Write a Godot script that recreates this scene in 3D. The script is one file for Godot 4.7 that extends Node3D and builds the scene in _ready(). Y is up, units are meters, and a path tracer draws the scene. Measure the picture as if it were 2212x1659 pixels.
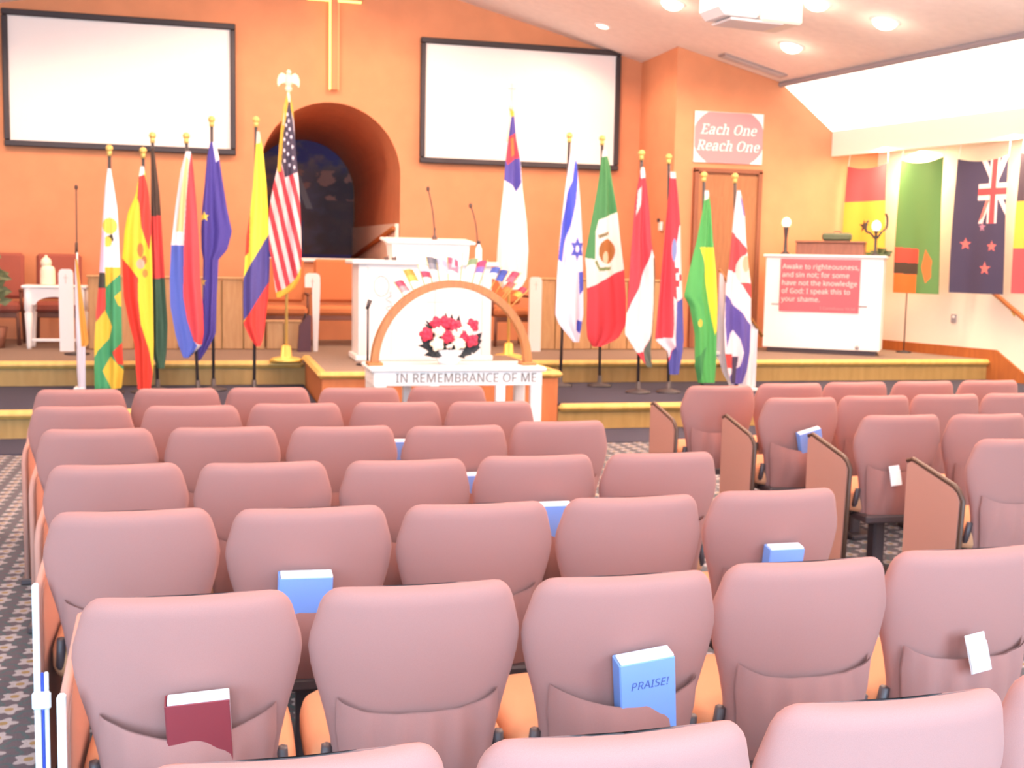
extends Node3D
# A church hall: rows of padded chairs, a stage with flags, a communion table and a pulpit.

const AXIS := 1.56          # centre line of the hall (x of the ridge, the niche and the cross)
const RIDGE := 5.47
const SLOPE_RIGHT := 0.249
const SLOPE_LEFT := 0.218
const BACK := -15.6         # front wall behind the stage
const SIDE := -14.3         # nearer part of the front wall, with the door
const STAGE_EDGE := -12.38
const STEP_EDGE := -10.47
const FLOOR_NEAR := 1.3
const WALL_AT := Vector3(8.86, 0, -14.3)          # right wall: corner and direction
const WALL_ALONG := Vector3(0.2588, 0, 0.9659)
const WALL_OUT := Vector3(-0.9659, 0, 0.2588)     # into the room

var M := {}
var taken := {}
var random := RandomNumberGenerator.new()
var FLAGS := [
	{"label": "white, green and yellow flag with a yellow bird, leftmost of the wide floor flags", "x": -0.938, "y": 0.25, "z": -11.700, "lean": 0.027, "height": 2.304, "style": "black", "base": "f6eef0",
		"rows": [[2132, 12, 41], [1980, -11, 64], [1764, -31, 94], [1458, -57, 106], [1217, -73, 111], [1019, -89, 116], [754, -114, 117], [487, -131, 117], [219, -136, 126], [49, -134, 102]],
		"print": [["p", "3f9160", [-162, 1104, 174, 1198, 157, 16, -181, 19]],
			["c", "f2cf58", [24, 1597, 67, 77]],
			["p", "4a4030", [-11, 1492, 44, 1524, 60, 1459, 1, 1431]],
			["c", "f2cf58", [1, 1448, 39, 48]],
			["p", "f4c8d8", [-76, 1543, -18, 1544, -24, 1150, -83, 1158]],
			["p", "3c3630", [-99, 1158, -24, 1159, -27, 996, -102, 1008]],
			["p", "d8453c", [-110, 1008, -22, 1010, -26, 806, 44, 710, -118, 509]],
			["p", "f0c040", [-23, 1207, 119, 1210, 118, 1144, -22, 1010]],
			["p", "f0c040", [-26, 806, 44, 665, 8, 532, -103, 407, -133, 354, -132, 664]],
			["p", "3f9160", [118, 1153, -22, 1018, -26, 789, 31, 643, -1, 523, -107, 407, -139, 265, -143, 41, 17, 40, -64, 220, -3, 362, 110, 554, 129, 710, 131, 861, 56, 931, 116, 1020]],
			["p", "f0c040", [56, 931, 129, 998, 126, 835, 89, 843]],
			["p", "d8402e", [27, 398, 134, 510, 131, 264, 76, 286]],
			["p", "f0c040", [-64, 220, 14, 362, 130, 219, 128, 39, 17, 40]]]},
	{"label": "red and yellow flag with a small crest, second from the left among the floor flags", "x": -0.623, "y": 0.25, "z": -11.700, "lean": 0.016, "height": 2.296, "style": "black", "base": "f4ce3a",
		"rows": [[2165, -7, 23], [1904, -52, 66], [1728, -126, 76], [1552, -158, 79], [1288, -183, 84], [934, -175, 88], [667, -128, 89], [488, -84, 91], [218, -74, 84], [38, -60, 60]],
		"print": [["p", "f2f0e8", [-11, 2164, 31, 2166, 26, 2088, -21, 2068]],
			["p", "e2463c", [-25, 2068, 30, 2088, 74, 1906, 83, 1555, 59, 1378, -6, 1597, -24, 1815, -40, 1867]],
			["c", "c97b3c", [-16, 1376, 29, 67]],
			["c", "b06a40", [15, 1280, 24, 43]],
			["c", "cfae94", [-18, 1244, 39, 48]],
			["c", "c98a40", [22, 1156, 24, 39]],
			["p", "dd3b2a", [-195, 1307, -41, 1111, -44, 912, -22, 667, 48, 421, 80, 218, 69, 28, -94, 29, -90, 353, -105, 510, -153, 710, -200, 932]]]},
	{"label": "black, red and dark green flag hanging narrow, third from the left among the floor flags", "x": -0.507, "y": 0.25, "z": -11.820, "lean": -0.019, "height": 2.454, "style": "black", "base": "4a382e",
		"rows": [[2344, -33, -3], [2178, -35, 16], [1914, -38, 43], [1559, -43, 60], [1112, -39, 81], [661, -45, 103], [388, -48, 91], [229, 2, 68]],
		"print": [["p", "d8453f", [-67, 1699, 71, 1716, 99, 1113, -74, 1092]],
			["p", "3c5a44", [-74, 1097, 120, 1114, 115, 206, -85, 207]]]},
	{"label": "white, blue and red flag with red on its right half, under the left projection screen", "x": -0.122, "y": 0.25, "z": -11.700, "lean": -0.089, "height": 2.452, "style": "black", "base": "f3e9ea",
		"rows": [[2322, -95, -47], [2138, -143, -23], [1785, -194, 4], [1430, -236, 23], [1118, -252, 29], [849, -250, 53], [579, -206, 60], [466, -177, 41], [344, -134, -82]],
		"print": [["p", "f6cf92", [-91, 2269, -65, 2248, -123, 1563, -192, 1561, -145, 1916]],
			["p", "4a5cb0", [-262, 1427, -120, 1430, -129, 939, -92, 714, -37, 511, -2, 466, -65, 325, -204, 326, -270, 668]],
			["p", "ea4b50", [-43, 2323, 7, 2141, 49, 1434, 77, 580, 59, 466, -2, 480, -37, 511, -96, 714, -129, 939, -120, 1430, -94, 1873, -66, 2182]]]},
	{"label": "navy blue flag with yellow stars at its left edge, under the left projection screen", "x": 0.026, "y": 0.25, "z": -11.850, "lean": 0.000, "height": 2.637, "style": "black", "base": "463a8c",
		"rows": [[2434, -14, 38], [2291, -46, 68], [2023, -70, 106], [1799, -94, 140], [1574, -108, 187], [1393, -105, 138], [1301, -89, 57], [937, -96, 37], [570, -116, 26], [432, -144, -46], [303, -163, -127]],
		"print": [["p", "f4f0f4", [3, 2447, 47, 2449, 76, 2272, 37, 2239]],
			["s", "f5d34c", [-76, 1715, 54, 54]],
			["s", "e0b84a", [-99, 1081, 44, 44]]]},
	{"label": "yellow, blue and red flag left of the tall eagle-topped flag", "x": 0.417, "y": 0.25, "z": -11.700, "lean": 0.026, "height": 2.637, "style": "black", "base": "f7e04a",
		"rows": [[2541, 30, 57], [2342, 17, 92], [2030, -6, 122], [1806, -29, 135], [1536, -70, 143], [1310, -84, 152], [1129, -98, 147], [947, -103, 137], [673, -100, 105], [536, -38, 87], [458, 15, 60]],
		"print": [["p", "e8d8c8", [22, 2540, 66, 2542, 65, 2431, 26, 2420]],
			["p", "d9452f", [-114, 1577, -60, 1847, -29, 1848, -48, 1376, -106, 1308]],
			["p", "4c4386", [-125, 1072, -31, 1264, 161, 1584, 178, 1077, -127, 672]],
			["p", "ef4038", [-127, 645, -73, 741, 169, 1131, 168, 398, -128, 398]]]},
	{"label": "red and white striped flag with stars and gold fringe, gold eagle on its pole", "x": 0.769, "y": 0.50, "z": -12.333, "lean": 0.024, "height": 2.787, "style": "brass", "base": "f6dcd8",
		"rows": [[2745, 6, 38], [2604, -32, 67], [2300, -65, 86], [2017, -88, 109], [1828, -131, 128], [1590, -173, 143], [1256, -193, 153], [1065, -156, 157], [873, -132, 143], [752, -114, 77], [669, -100, -57]],
		"print": [["p", "d0404a", [-405, 2071, -359, 2073, -24, 641, -76, 641]],
			["p", "d0404a", [-308, 2075, -261, 2077, 77, 642, 24, 642]],
			["p", "d0404a", [-210, 2079, -163, 2081, 177, 643, 124, 643]],
			["p", "d0404a", [-112, 2083, -65, 2085, 278, 645, 225, 644]],
			["p", "d0404a", [-13, 2087, 34, 2089, 379, 646, 326, 645]],
			["p", "d0404a", [86, 2091, 133, 2093, 481, 647, 428, 646]],
			["p", "d0404a", [185, 2095, 232, 2097, 583, 648, 530, 647]],
			["p", "d0404a", [285, 2099, 332, 2101, 686, 649, 632, 649]],
			["p", "453a4c", [6, 2665, 38, 2666, 86, 2303, 119, 1965, -18, 1903, -51, 2062, -46, 2344]],
			["c", "efe6ee", [10, 2543, 11, 20]],
			["c", "efe6ee", [24, 2478, 11, 20]],
			["c", "efe6ee", [-3, 2430, 11, 20]],
			["c", "efe6ee", [33, 2394, 11, 20]],
			["c", "efe6ee", [5, 2346, 11, 20]],
			["c", "efe6ee", [47, 2315, 11, 20]],
			["c", "efe6ee", [-22, 2288, 11, 20]],
			["c", "efe6ee", [19, 2253, 11, 20]],
			["c", "efe6ee", [61, 2217, 11, 20]],
			["c", "efe6ee", [-22, 2175, 11, 20]],
			["c", "efe6ee", [19, 2144, 11, 20]],
			["c", "efe6ee", [66, 2104, 11, 20]],
			["c", "efe6ee", [-18, 2072, 11, 20]],
			["c", "efe6ee", [33, 2032, 11, 20]],
			["c", "efe6ee", [80, 2010, 11, 20]],
			["p", "eebf48", [6, 2744, 20, 2665, -32, 2345, -56, 1958, -93, 1956, -74, 2343, -36, 2625]],
			["p", "eebf48", [38, 2746, 76, 2622, 104, 2482, 76, 2472, 43, 2606]],
			["p", "efc24a", [162, 1011, 162, 856, 86, 739, -66, 641, -114, 640, -114, 717, -9, 767, 96, 874]]]},
	{"label": "white flag with a red cross on blue, thin cross on its pole top", "x": 3.289, "y": 0.50, "z": -12.750, "lean": -0.024, "height": 2.778, "style": "brass", "base": "fbf6ee",
		"rows": [[2758, -40, -3], [2453, -60, 30], [2199, -87, 84], [1891, -103, 112], [1530, -138, 163], [1219, -159, 187], [906, -169, 172], [775, -91, 104]],
		"print": [["p", "5a50a4", [-44, 2696, 9, 2709, 78, 2253, 94, 1971, 48, 1872, -29, 1952, -116, 2005, -99, 2246]],
			["p", "e04a5c", [-56, 2472, 24, 2516, 78, 2243, 14, 2230, -65, 2160, -88, 2221]],
			["p", "e88048", [-39, 2452, -2, 2469, 18, 2276, -30, 2249]],
			["p", "efc24a", [-46, 2767, 8, 2770, 9, 2699, -49, 2686]]]},
	{"label": "white flag with two blue stripes and a blue star, under the right projection screen", "x": 3.685, "y": 0.25, "z": -12.000, "lean": 0.036, "height": 2.666, "style": "black", "base": "f4e6f0",
		"rows": [[2507, 35, 76], [2410, 22, 110], [2165, -13, 143], [1920, -38, 170], [1574, -66, 201], [1177, -82, 217], [777, -87, 233], [677, -43, 215], [485, 125, 188]],
		"print": [["p", "4a57c8", [89, 2420, 125, 2412, 106, 1970, 55, 1722, -12, 1523, -39, 1344, -76, 1373, -45, 1769, 10, 2065, 68, 2214]],
			["h", "4a50b4", [134, 1486, 79, 129]],
			["p", "4a50b4", [163, 1238, 220, 1249, 226, 1054, 180, 994]],
			["p", "4a50b4", [155, 727, 225, 703, 196, 576, 143, 616]]]},
	{"label": "green, white and red flag with a brown emblem in its middle", "x": 4.119, "y": 0.25, "z": -11.950, "lean": -0.046, "height": 2.648, "style": "black", "base": "f6ece0",
		"rows": [[2542, -53, -16], [2420, -65, 24], [2175, -94, 73], [1929, -129, 123], [1582, -182, 166], [1408, -209, 193], [1284, -190, 213], [984, -171, 244], [682, -173, 253], [530, -158, 172], [439, -102, -12]],
		"print": [["p", "f2eee6", [-53, 2541, -1, 2543, 2, 2470, -46, 2468]],
			["p", "4b8a52", [-61, 2467, 12, 2480, 89, 2179, 135, 1894, -78, 1803, -112, 1679, -114, 1381, -235, 1398, -201, 1676, -115, 2171]],
			["c", "a9672f", [26, 1468, 98, 133]],
			["c", "e0c4a0", [7, 1403, 34, 69]],
			["p", "7d8a55", [-98, 1381, -53, 1293, 84, 1305, 75, 1270, -62, 1252, -118, 1351]],
			["p", "8a7a55", [-84, 1640, 41, 1683, 47, 1653, -73, 1600]],
			["p", "e2404a", [-215, 1051, -152, 1081, 255, 1298, 283, 419, -197, 418]]]},
	{"label": "red, white and dark green flag, right of the flag with the brown emblem", "x": 4.323, "y": 0.25, "z": -11.300, "lean": -0.042, "height": 2.447, "style": "black", "base": "d83c48",
		"rows": [[2321, -58, -28], [2143, -88, 3], [1908, -115, 37], [1578, -135, 73], [1389, -149, 116], [1198, -158, 127], [911, -174, 132], [623, -195, 122], [440, -67, 108], [275, 72, 129]],
		"print": [["p", "f2e4de", [-68, 2320, -18, 2322, -14, 2215, -65, 2208]],
			["p", "f0dcd6", [-86, 2085, -57, 2133, -61, 1955, -102, 1822]],
			["p", "f2e0dc", [81, 1495, 115, 1410, 117, 913, 101, 643, 21, 430, -77, 420, -225, 612, -191, 814, -29, 1141]],
			["p", "5c6258", [100, 1410, 136, 1392, 143, 913, 140, 236, 63, 236, 26, 430, 101, 643, 115, 961]]]},
	{"label": "red flag with checkered shield and blue edge, left of the green and yellow flag", "x": 4.664, "y": 0.25, "z": -11.300, "lean": -0.084, "height": 2.422, "style": "black", "base": "d83a46",
		"rows": [[2287, -89, -22], [2061, -96, 17], [1777, -126, 58], [1395, -149, 83], [1011, -171, 113], [561, -191, 136], [430, -37, 125], [196, -12, 87]],
		"print": [["p", "f4ded8", [-89, 2295, -18, 2298, -25, 2222, -81, 2220]],
			["p", "f2dcdc", [24, 1740, 85, 1756, 130, 989, 37, 964, -10, 1396]],
			["c", "7c86b4", [-18, 1491, 28, 121]],
			["p", "d23c46", [-2, 1309, 40, 1310, 42, 1253, 1, 1252]],
			["p", "d23c46", [48, 1243, 89, 1244, 92, 1176, 50, 1176]],
			["p", "d23c46", [9, 1175, 50, 1176, 53, 1108, 11, 1108]],
			["p", "f2dade", [-207, 566, -11, 585, -1, 721, -16, 1011, 37, 973, 47, 552, -34, 357, -201, 381]],
			["p", "4a4a92", [38, 954, 129, 1013, 154, 625, 108, 176, -38, 176, -32, 308, 42, 552]]]},
	{"label": "green flag with a yellow wedge, in front of the brown door", "x": 5.043, "y": 0.25, "z": -11.300, "lean": -0.065, "height": 2.254, "style": "black", "base": "4a9c50",
		"rows": [[2112, -69, -28], [1931, -83, 6], [1595, -137, 40], [1306, -199, 73], [1015, -250, 96], [918, -184, 100], [626, -115, 107], [282, -101, 116], [105, -63, 112]],
		"print": [["p", "f0e4dc", [-75, 2120, -18, 2122, -25, 2036, -70, 2006]],
			["p", "f6de3c", [-103, 1526, 49, 1530, 86, 1260, 129, 724, 91, 616, -3, 1113]],
			["c", "d8b848", [-77, 737, 28, 42]],
			["p", "3a8048", [-99, 371, 12, 489, -31, 233, -67, 86, -99, 86]]]},
	{"label": "white, red and blue flag with a pale round emblem, rightmost of the floor flags", "x": 5.438, "y": 0.25, "z": -11.300, "lean": -0.109, "height": 2.253, "style": "black", "base": "f4dfe0",
		"rows": [[2124, -103, -67], [1894, -130, -9], [1604, -150, 20], [1362, -166, 58], [1118, -192, 101], [726, -192, 119], [430, -169, 127], [232, -128, 103], [93, -79, 50]],
		"print": [["p", "7d74b0", [-69, 2062, -24, 1992, 4, 1848, -29, 1871]],
			["p", "e04a4e", [-143, 1689, -60, 1614, 41, 1500, -9, 1431, -66, 1264, -184, 1301, -172, 1505]],
			["c", "f3d9c8", [6, 1304, 84, 149]],
			["c", "e3b08c", [25, 1363, 42, 84]],
			["p", "e04a4e", [-40, 1167, 120, 1159, 129, 973]],
			["p", "5a4a94", [-194, 1038, -161, 1009, 130, 707, 152, 231, 72, 72, -111, 73, -94, 182, -1, 281, 24, 430, -15, 578, -72, 667, -124, 627, -149, 479, -181, 725]],
			["p", "d6453f", [-189, 410, -82, 410, -76, 257, -183, 272]],
			["p", "3e2e44", [-86, 380, -17, 380, -37, 103, -80, 103]]]},
	{"label": "narrow white and orange flag hanging beside the white side table", "x": -1.245, "y": 0.25, "z": -11.900, "lean": 0.007, "height": 1.342, "style": "short", "base": "f6e2e4",
		"rows": [[1276, -7, 14], [1098, -10, 32], [920, -9, 54], [652, -14, 88], [463, -13, 106], [436, -9, 75], [201, -9, 71], [11, 0, 68]],
		"print": [["p", "f6aa4c", [-6, 1293, 19, 1294, 135, 436, 37, 436, 22, 742, 14, 1009]]]},
]

# ------------------------------------------------------------------ naming and tagging
func numbered(called: String) -> String:
	if not taken.has(called):
		taken[called] = 0
		return called
	taken[called] += 1
	return "%s_%03d" % [called, taken[called]]

func tag(o: Node, label: String, category: String, group := "") -> void:
	o.set_meta("label", label)
	o.set_meta("category", category)
	if group != "":
		o.set_meta("group", group)

func thing(called: String, label: String, category: String, at := Vector3.ZERO, turn := 0.0, group := "") -> Node3D:
	var o := Node3D.new()
	o.name = numbered(called)
	add_child(o, true)
	o.position = at
	o.rotation.y = turn
	tag(o, label, category, group)
	return o

func part(called: String, st: Variant, m: Material, parent: Node, at := Vector3.ZERO) -> MeshInstance3D:
	var o := MeshInstance3D.new()
	o.mesh = st.commit() if st is SurfaceTool else st
	o.material_override = m
	o.name = called
	o.position = at
	o.cast_shadow = GeometryInstance3D.SHADOW_CASTING_SETTING_ON
	parent.add_child(o, true)
	return o

func single(called: String, st: Variant, m: Material, label: String, category: String, at := Vector3.ZERO, group := "") -> MeshInstance3D:
	var o := part(numbered(called), st, m, self, at)
	tag(o, label, category, group)
	return o

func struct(called: String, st: Variant, m: Material, label: String, category: String) -> MeshInstance3D:
	var o := single(called, st, m, label, category)
	o.set_meta("kind", "structure")
	return o

# ------------------------------------------------------------------ shapes
func begin(smooth := false) -> SurfaceTool:
	var st := SurfaceTool.new()
	st.begin(Mesh.PRIMITIVE_TRIANGLES)
	st.set_smooth_group(0 if smooth else -1)
	return st

func finish(st: SurfaceTool) -> ArrayMesh:
	st.generate_normals()
	return st.commit()

func tri(st: SurfaceTool, a: Vector3, b: Vector3, c: Vector3) -> void:   # anticlockwise as seen from outside
	st.add_vertex(a)
	st.add_vertex(c)
	st.add_vertex(b)

func quad(st: SurfaceTool, a: Vector3, b: Vector3, c: Vector3, d: Vector3) -> void:
	tri(st, a, b, c)
	tri(st, a, c, d)

func bx(st: SurfaceTool, c: Vector3, s: Vector3, bevel := 0.006, b := Basis.IDENTITY) -> void:   # a box with chamfered edges
	var h := s / 2.0
	var e := minf(bevel, minf(h.x, minf(h.y, h.z)) * 0.9)
	var axes := [Vector3.RIGHT, Vector3.UP, Vector3.BACK]
	var p := func(sx: float, sy: float, sz: float, k: int) -> Vector3:
		var v := Vector3(sx * (h.x - e), sy * (h.y - e), sz * (h.z - e))
		v[k] = [sx, sy, sz][k] * h[k]
		return c + b * v
	for k in 3:
		var i := (k + 1) % 3
		var j := (k + 2) % 3
		for s1 in [-1.0, 1.0]:
			var q := []
			for t in [[-1.0, -1.0], [1.0, -1.0], [1.0, 1.0], [-1.0, 1.0]]:
				var g := [0.0, 0.0, 0.0]
				g[k] = s1
				g[i] = t[0]
				g[j] = t[1]
				q.append(p.call(g[0], g[1], g[2], k))
			if s1 > 0:
				quad(st, q[0], q[1], q[2], q[3])
			else:
				quad(st, q[3], q[2], q[1], q[0])
	for k in 3:   # edges along axis k
		var i := (k + 1) % 3
		var j := (k + 2) % 3
		for si in [-1.0, 1.0]:
			for sj in [-1.0, 1.0]:
				var q := []
				for t in [[-1.0, i], [1.0, i], [1.0, j], [-1.0, j]]:
					var g := [0.0, 0.0, 0.0]
					g[k] = t[0]
					g[i] = si
					g[j] = sj
					q.append(p.call(g[0], g[1], g[2], t[1]))
				if si * sj > 0:
					quad(st, q[3], q[2], q[1], q[0])
				else:
					quad(st, q[0], q[1], q[2], q[3])
	for sx in [-1.0, 1.0]:
		for sy in [-1.0, 1.0]:
			for sz in [-1.0, 1.0]:
				var a: Vector3 = p.call(sx, sy, sz, 0)
				var b2: Vector3 = p.call(sx, sy, sz, 1)
				var c2: Vector3 = p.call(sx, sy, sz, 2)
				if sx * sy * sz > 0:
					tri(st, a, b2, c2)
				else:
					tri(st, a, c2, b2)

func box(c: Vector3, s: Vector3, bevel := 0.006, b := Basis.IDENTITY) -> ArrayMesh:
	var st := begin()
	bx(st, c, s, bevel, b)
	return finish(st)

func lathe_into(st: SurfaceTool, profile: Array, at := Vector3.ZERO, n := 16, b := Basis.IDENTITY) -> void:   # profile of Vector2(radius, height), from the bottom up
	for k in profile.size() - 1:
		for i in n:
			var a0 := TAU * i / n
			var a1 := TAU * (i + 1) / n
			var p: Vector2 = profile[k]
			var q: Vector2 = profile[k + 1]
			var v0 := at + b * Vector3(p.x * cos(a0), p.y, -p.x * sin(a0))
			var v1 := at + b * Vector3(p.x * cos(a1), p.y, -p.x * sin(a1))
			var v2 := at + b * Vector3(q.x * cos(a1), q.y, -q.x * sin(a1))
			var v3 := at + b * Vector3(q.x * cos(a0), q.y, -q.x * sin(a0))
			if p.x > 0.00001:
				tri(st, v0, v1, v2)
			if q.x > 0.00001:
				tri(st, v0, v2, v3)

func lathe(profile: Array, n := 16, at := Vector3.ZERO, b := Basis.IDENTITY, smooth := true) -> ArrayMesh:
	var st := begin(smooth)
	lathe_into(st, profile, at, n, b)
	return finish(st)

func ball(r: float, at := Vector3.ZERO, n := 14, squash := 1.0) -> ArrayMesh:
	var st := begin(true)
	ball_into(st, r, at, n, squash)
	return finish(st)

func ball_into(st: SurfaceTool, r: float, at := Vector3.ZERO, n := 14, squash := 1.0) -> void:
	var pr := []
	var half := n / 2
	for k in half + 1:
		var a := -PI / 2 + PI * k / half
		pr.append(Vector2(maxf(0.0, r * cos(a)) if k > 0 and k < half else 0.0, r * sin(a) * squash))
	lathe_into(st, pr, at, n)

func tube_into(st: SurfaceTool, path: Array, r: float, n := 8, r_end := -1.0) -> void:
	var rings := []
	for k in path.size():
		var d: Vector3 = (path[mini(k + 1, path.size() - 1)] - path[maxi(k - 1, 0)]).normalized()
		var side := d.cross(Vector3.RIGHT if absf(d.x) < 0.8 else Vector3.UP).normalized()
		var up := side.cross(d).normalized()
		var rr := r if r_end < 0 else lerpf(r, r_end, float(k) / (path.size() - 1))
		var ring := []
		for i in n:
			var a := TAU * i / n
			ring.append(path[k] + (side * cos(a) + up * sin(a)) * rr)
		rings.append(ring)
	for k in rings.size() - 1:
		for i in n:
			var j := (i + 1) % n
			quad(st, rings[k][i], rings[k + 1][i], rings[k + 1][j], rings[k][j])
	for i in n:
		var j := (i + 1) % n
		tri(st, path[0], rings[0][i], rings[0][j])
		tri(st, path[-1], rings[-1][j], rings[-1][i])

func tube(path: Array, r: float, n := 8, r_end := -1.0) -> ArrayMesh:
	var st := begin(true)
	tube_into(st, path, r, n, r_end)
	return finish(st)

func prism_into(st: SurfaceTool, poly: Array, depth: float, t := Transform3D.IDENTITY) -> void:   # outline in x and y, from z = 0 to z = depth
	var pts := PackedVector2Array(poly)
	if Geometry2D.is_polygon_clockwise(pts):
		pts.reverse()
	var idx := Geometry2D.triangulate_polygon(pts)
	for k in range(0, idx.size(), 3):
		var a := pts[idx[k]]
		var b := pts[idx[k + 1]]
		var c := pts[idx[k + 2]]
		if (b - a).cross(c - a) < 0:
			var s := b
			b = c
			c = s
		tri(st, t * Vector3(a.x, a.y, depth), t * Vector3(b.x, b.y, depth), t * Vector3(c.x, c.y, depth))
		tri(st, t * Vector3(a.x, a.y, 0), t * Vector3(c.x, c.y, 0), t * Vector3(b.x, b.y, 0))
	for k in pts.size():
		var a := pts[k]
		var b := pts[(k + 1) % pts.size()]
		quad(st, t * Vector3(a.x, a.y, 0), t * Vector3(b.x, b.y, 0), t * Vector3(b.x, b.y, depth), t * Vector3(a.x, a.y, depth))

func prism(poly: Array, depth: float, t := Transform3D.IDENTITY) -> ArrayMesh:
	var st := begin()
	prism_into(st, poly, depth, t)
	return finish(st)

func cloth(nu: int, nv: int, where: Callable, thick := 0.005) -> ArrayMesh:   # where(u, v) gives a point; uv is a function of the flat cloth
	var st := begin(true)
	var p := []
	for j in nv + 1:
		var row := []
		for i in nu + 1:
			row.append(where.call(float(i) / nu, float(j) / nv))
		p.append(row)
	for side in 2:
		for j in nv:
			for i in nu:
				var q := [[i, j], [i, j + 1], [i + 1, j + 1], [i + 1, j]]
				if side == 1:
					q = [[i + 1, j], [i + 1, j + 1], [i, j + 1], [i, j]]
				for k in [0, 2, 1, 0, 3, 2]:
					var e: Array = p[q[k][1]][q[k][0]]
					st.set_uv(e[1])
					st.add_vertex(e[0] + Vector3(0, 0, thick / 2 if side == 0 else -thick / 2))
	return finish(st)

func words(text: String, size: float, depth := 0.004, serif := false, slant := 0.0) -> ArrayMesh:
	var f := SystemFont.new()
	f.font_names = PackedStringArray(["Droid Serif" if serif else "Droid Sans"])
	if slant != 0.0:
		f.font_italic = true
	var t := TextMesh.new()
	t.font = f
	t.text = text
	t.font_size = 64
	t.pixel_size = size / 64.0
	t.depth = depth
	t.horizontal_alignment = HORIZONTAL_ALIGNMENT_CENTER
	t.vertical_alignment = VERTICAL_ALIGNMENT_CENTER
	if slant == 0.0:
		var plain := ArrayMesh.new()
		plain.add_surface_from_arrays(Mesh.PRIMITIVE_TRIANGLES, t.get_mesh_arrays())
		return plain
	var a := t.get_mesh_arrays()
	var v: PackedVector3Array = a[Mesh.ARRAY_VERTEX]
	for i in v.size():
		v[i].x += v[i].y * slant
	a[Mesh.ARRAY_VERTEX] = v
	var out := ArrayMesh.new()
	out.add_surface_from_arrays(Mesh.PRIMITIVE_TRIANGLES, a)
	return out

# ------------------------------------------------------------------ materials
func noise(freq: float, seed_: int, dark: Color, light: Color, size := 256, kind := FastNoiseLite.TYPE_SIMPLEX_SMOOTH) -> NoiseTexture2D:
	var n := FastNoiseLite.new()
	n.seed = seed_
	n.frequency = freq
	n.noise_type = kind
	var g := Gradient.new()
	g.set_color(0, dark)
	g.set_color(1, light)
	var t := NoiseTexture2D.new()
	t.width = size
	t.height = size
	t.seamless = true
	t.noise = n
	t.color_ramp = g
	return t

func mat(hex: String, rough := 0.8, metal := 0.0) -> StandardMaterial3D:
	var m := StandardMaterial3D.new()
	m.albedo_color = Color(hex)
	m.roughness = rough
	m.metallic = metal
	return m

func triplanar(m: StandardMaterial3D, t: Texture2D, scale: float, world := false) -> StandardMaterial3D:
	m.albedo_texture = t
	m.uv1_triplanar = true
	m.uv1_world_triplanar = world
	m.uv1_scale = Vector3.ONE * scale
	return m

func glow(hex: String, energy: float) -> StandardMaterial3D:
	var m := mat(hex, 0.6)
	m.emission_enabled = true
	m.emission = Color(hex)
	m.emission_energy_multiplier = energy
	return m

func carpet_texture() -> ImageTexture:   # rows of pale blossoms with dark teal leaves on a purple grey ground
	var n := 256
	var im := Image.create(n, n, false, Image.FORMAT_RGB8)
	var f := FastNoiseLite.new()
	f.seed = 5
	f.frequency = 0.09
	for y in n:
		for x in n:
			var c := Color("4e454c")
			var cell := Vector2(fposmod(x, 64.0) - 32.0, fposmod(y + (32 if int(x / 64) % 2 else 0), 64.0) - 32.0)
			var r := cell.length()
			var a := cell.angle()
			if r < 21.0 + 5.0 * cos(a * 5.0):
				c = Color("958d8f")
			if r < 8.0:
				c = Color("846a44")
			var edge := Vector2(fposmod(x + 32.0, 64.0) - 32.0, fposmod(y + (0 if int(x / 64) % 2 else 32), 64.0) - 32.0)
			if absf(edge.length() - 16.0 - 4.0 * sin(edge.angle() * 3.0)) < 3.5 and r > 24:
				c = Color("3e4d50")
			var k := 1.0 + 0.16 * f.get_noise_2d(x * 3.0, y * 3.0)
			im.set_pixel(x, y, Color(c.r * k, c.g * k, c.b * k))
	return ImageTexture.create_from_image(im)

func wood_texture(dark: String, light: String, seed_: int) -> ImageTexture:
	var n := 128
	var im := Image.create(n, n, false, Image.FORMAT_RGB8)
	var f := FastNoiseLite.new()
	f.seed = seed_
	f.frequency = 0.02
	for y in n:
		for x in n:
			var v := f.get_noise_2d(x * 5.0, y * 0.7) * 0.5 + 0.5
			v = 0.65 * v + 0.35 * (sin((x + 14.0 * f.get_noise_2d(x * 1.5, y * 0.5)) * 0.5) * 0.5 + 0.5)
			im.set_pixel(x, y, Color(dark).lerp(Color(light), clampf(v, 0, 1)))
	return ImageTexture.create_from_image(im)

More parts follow.
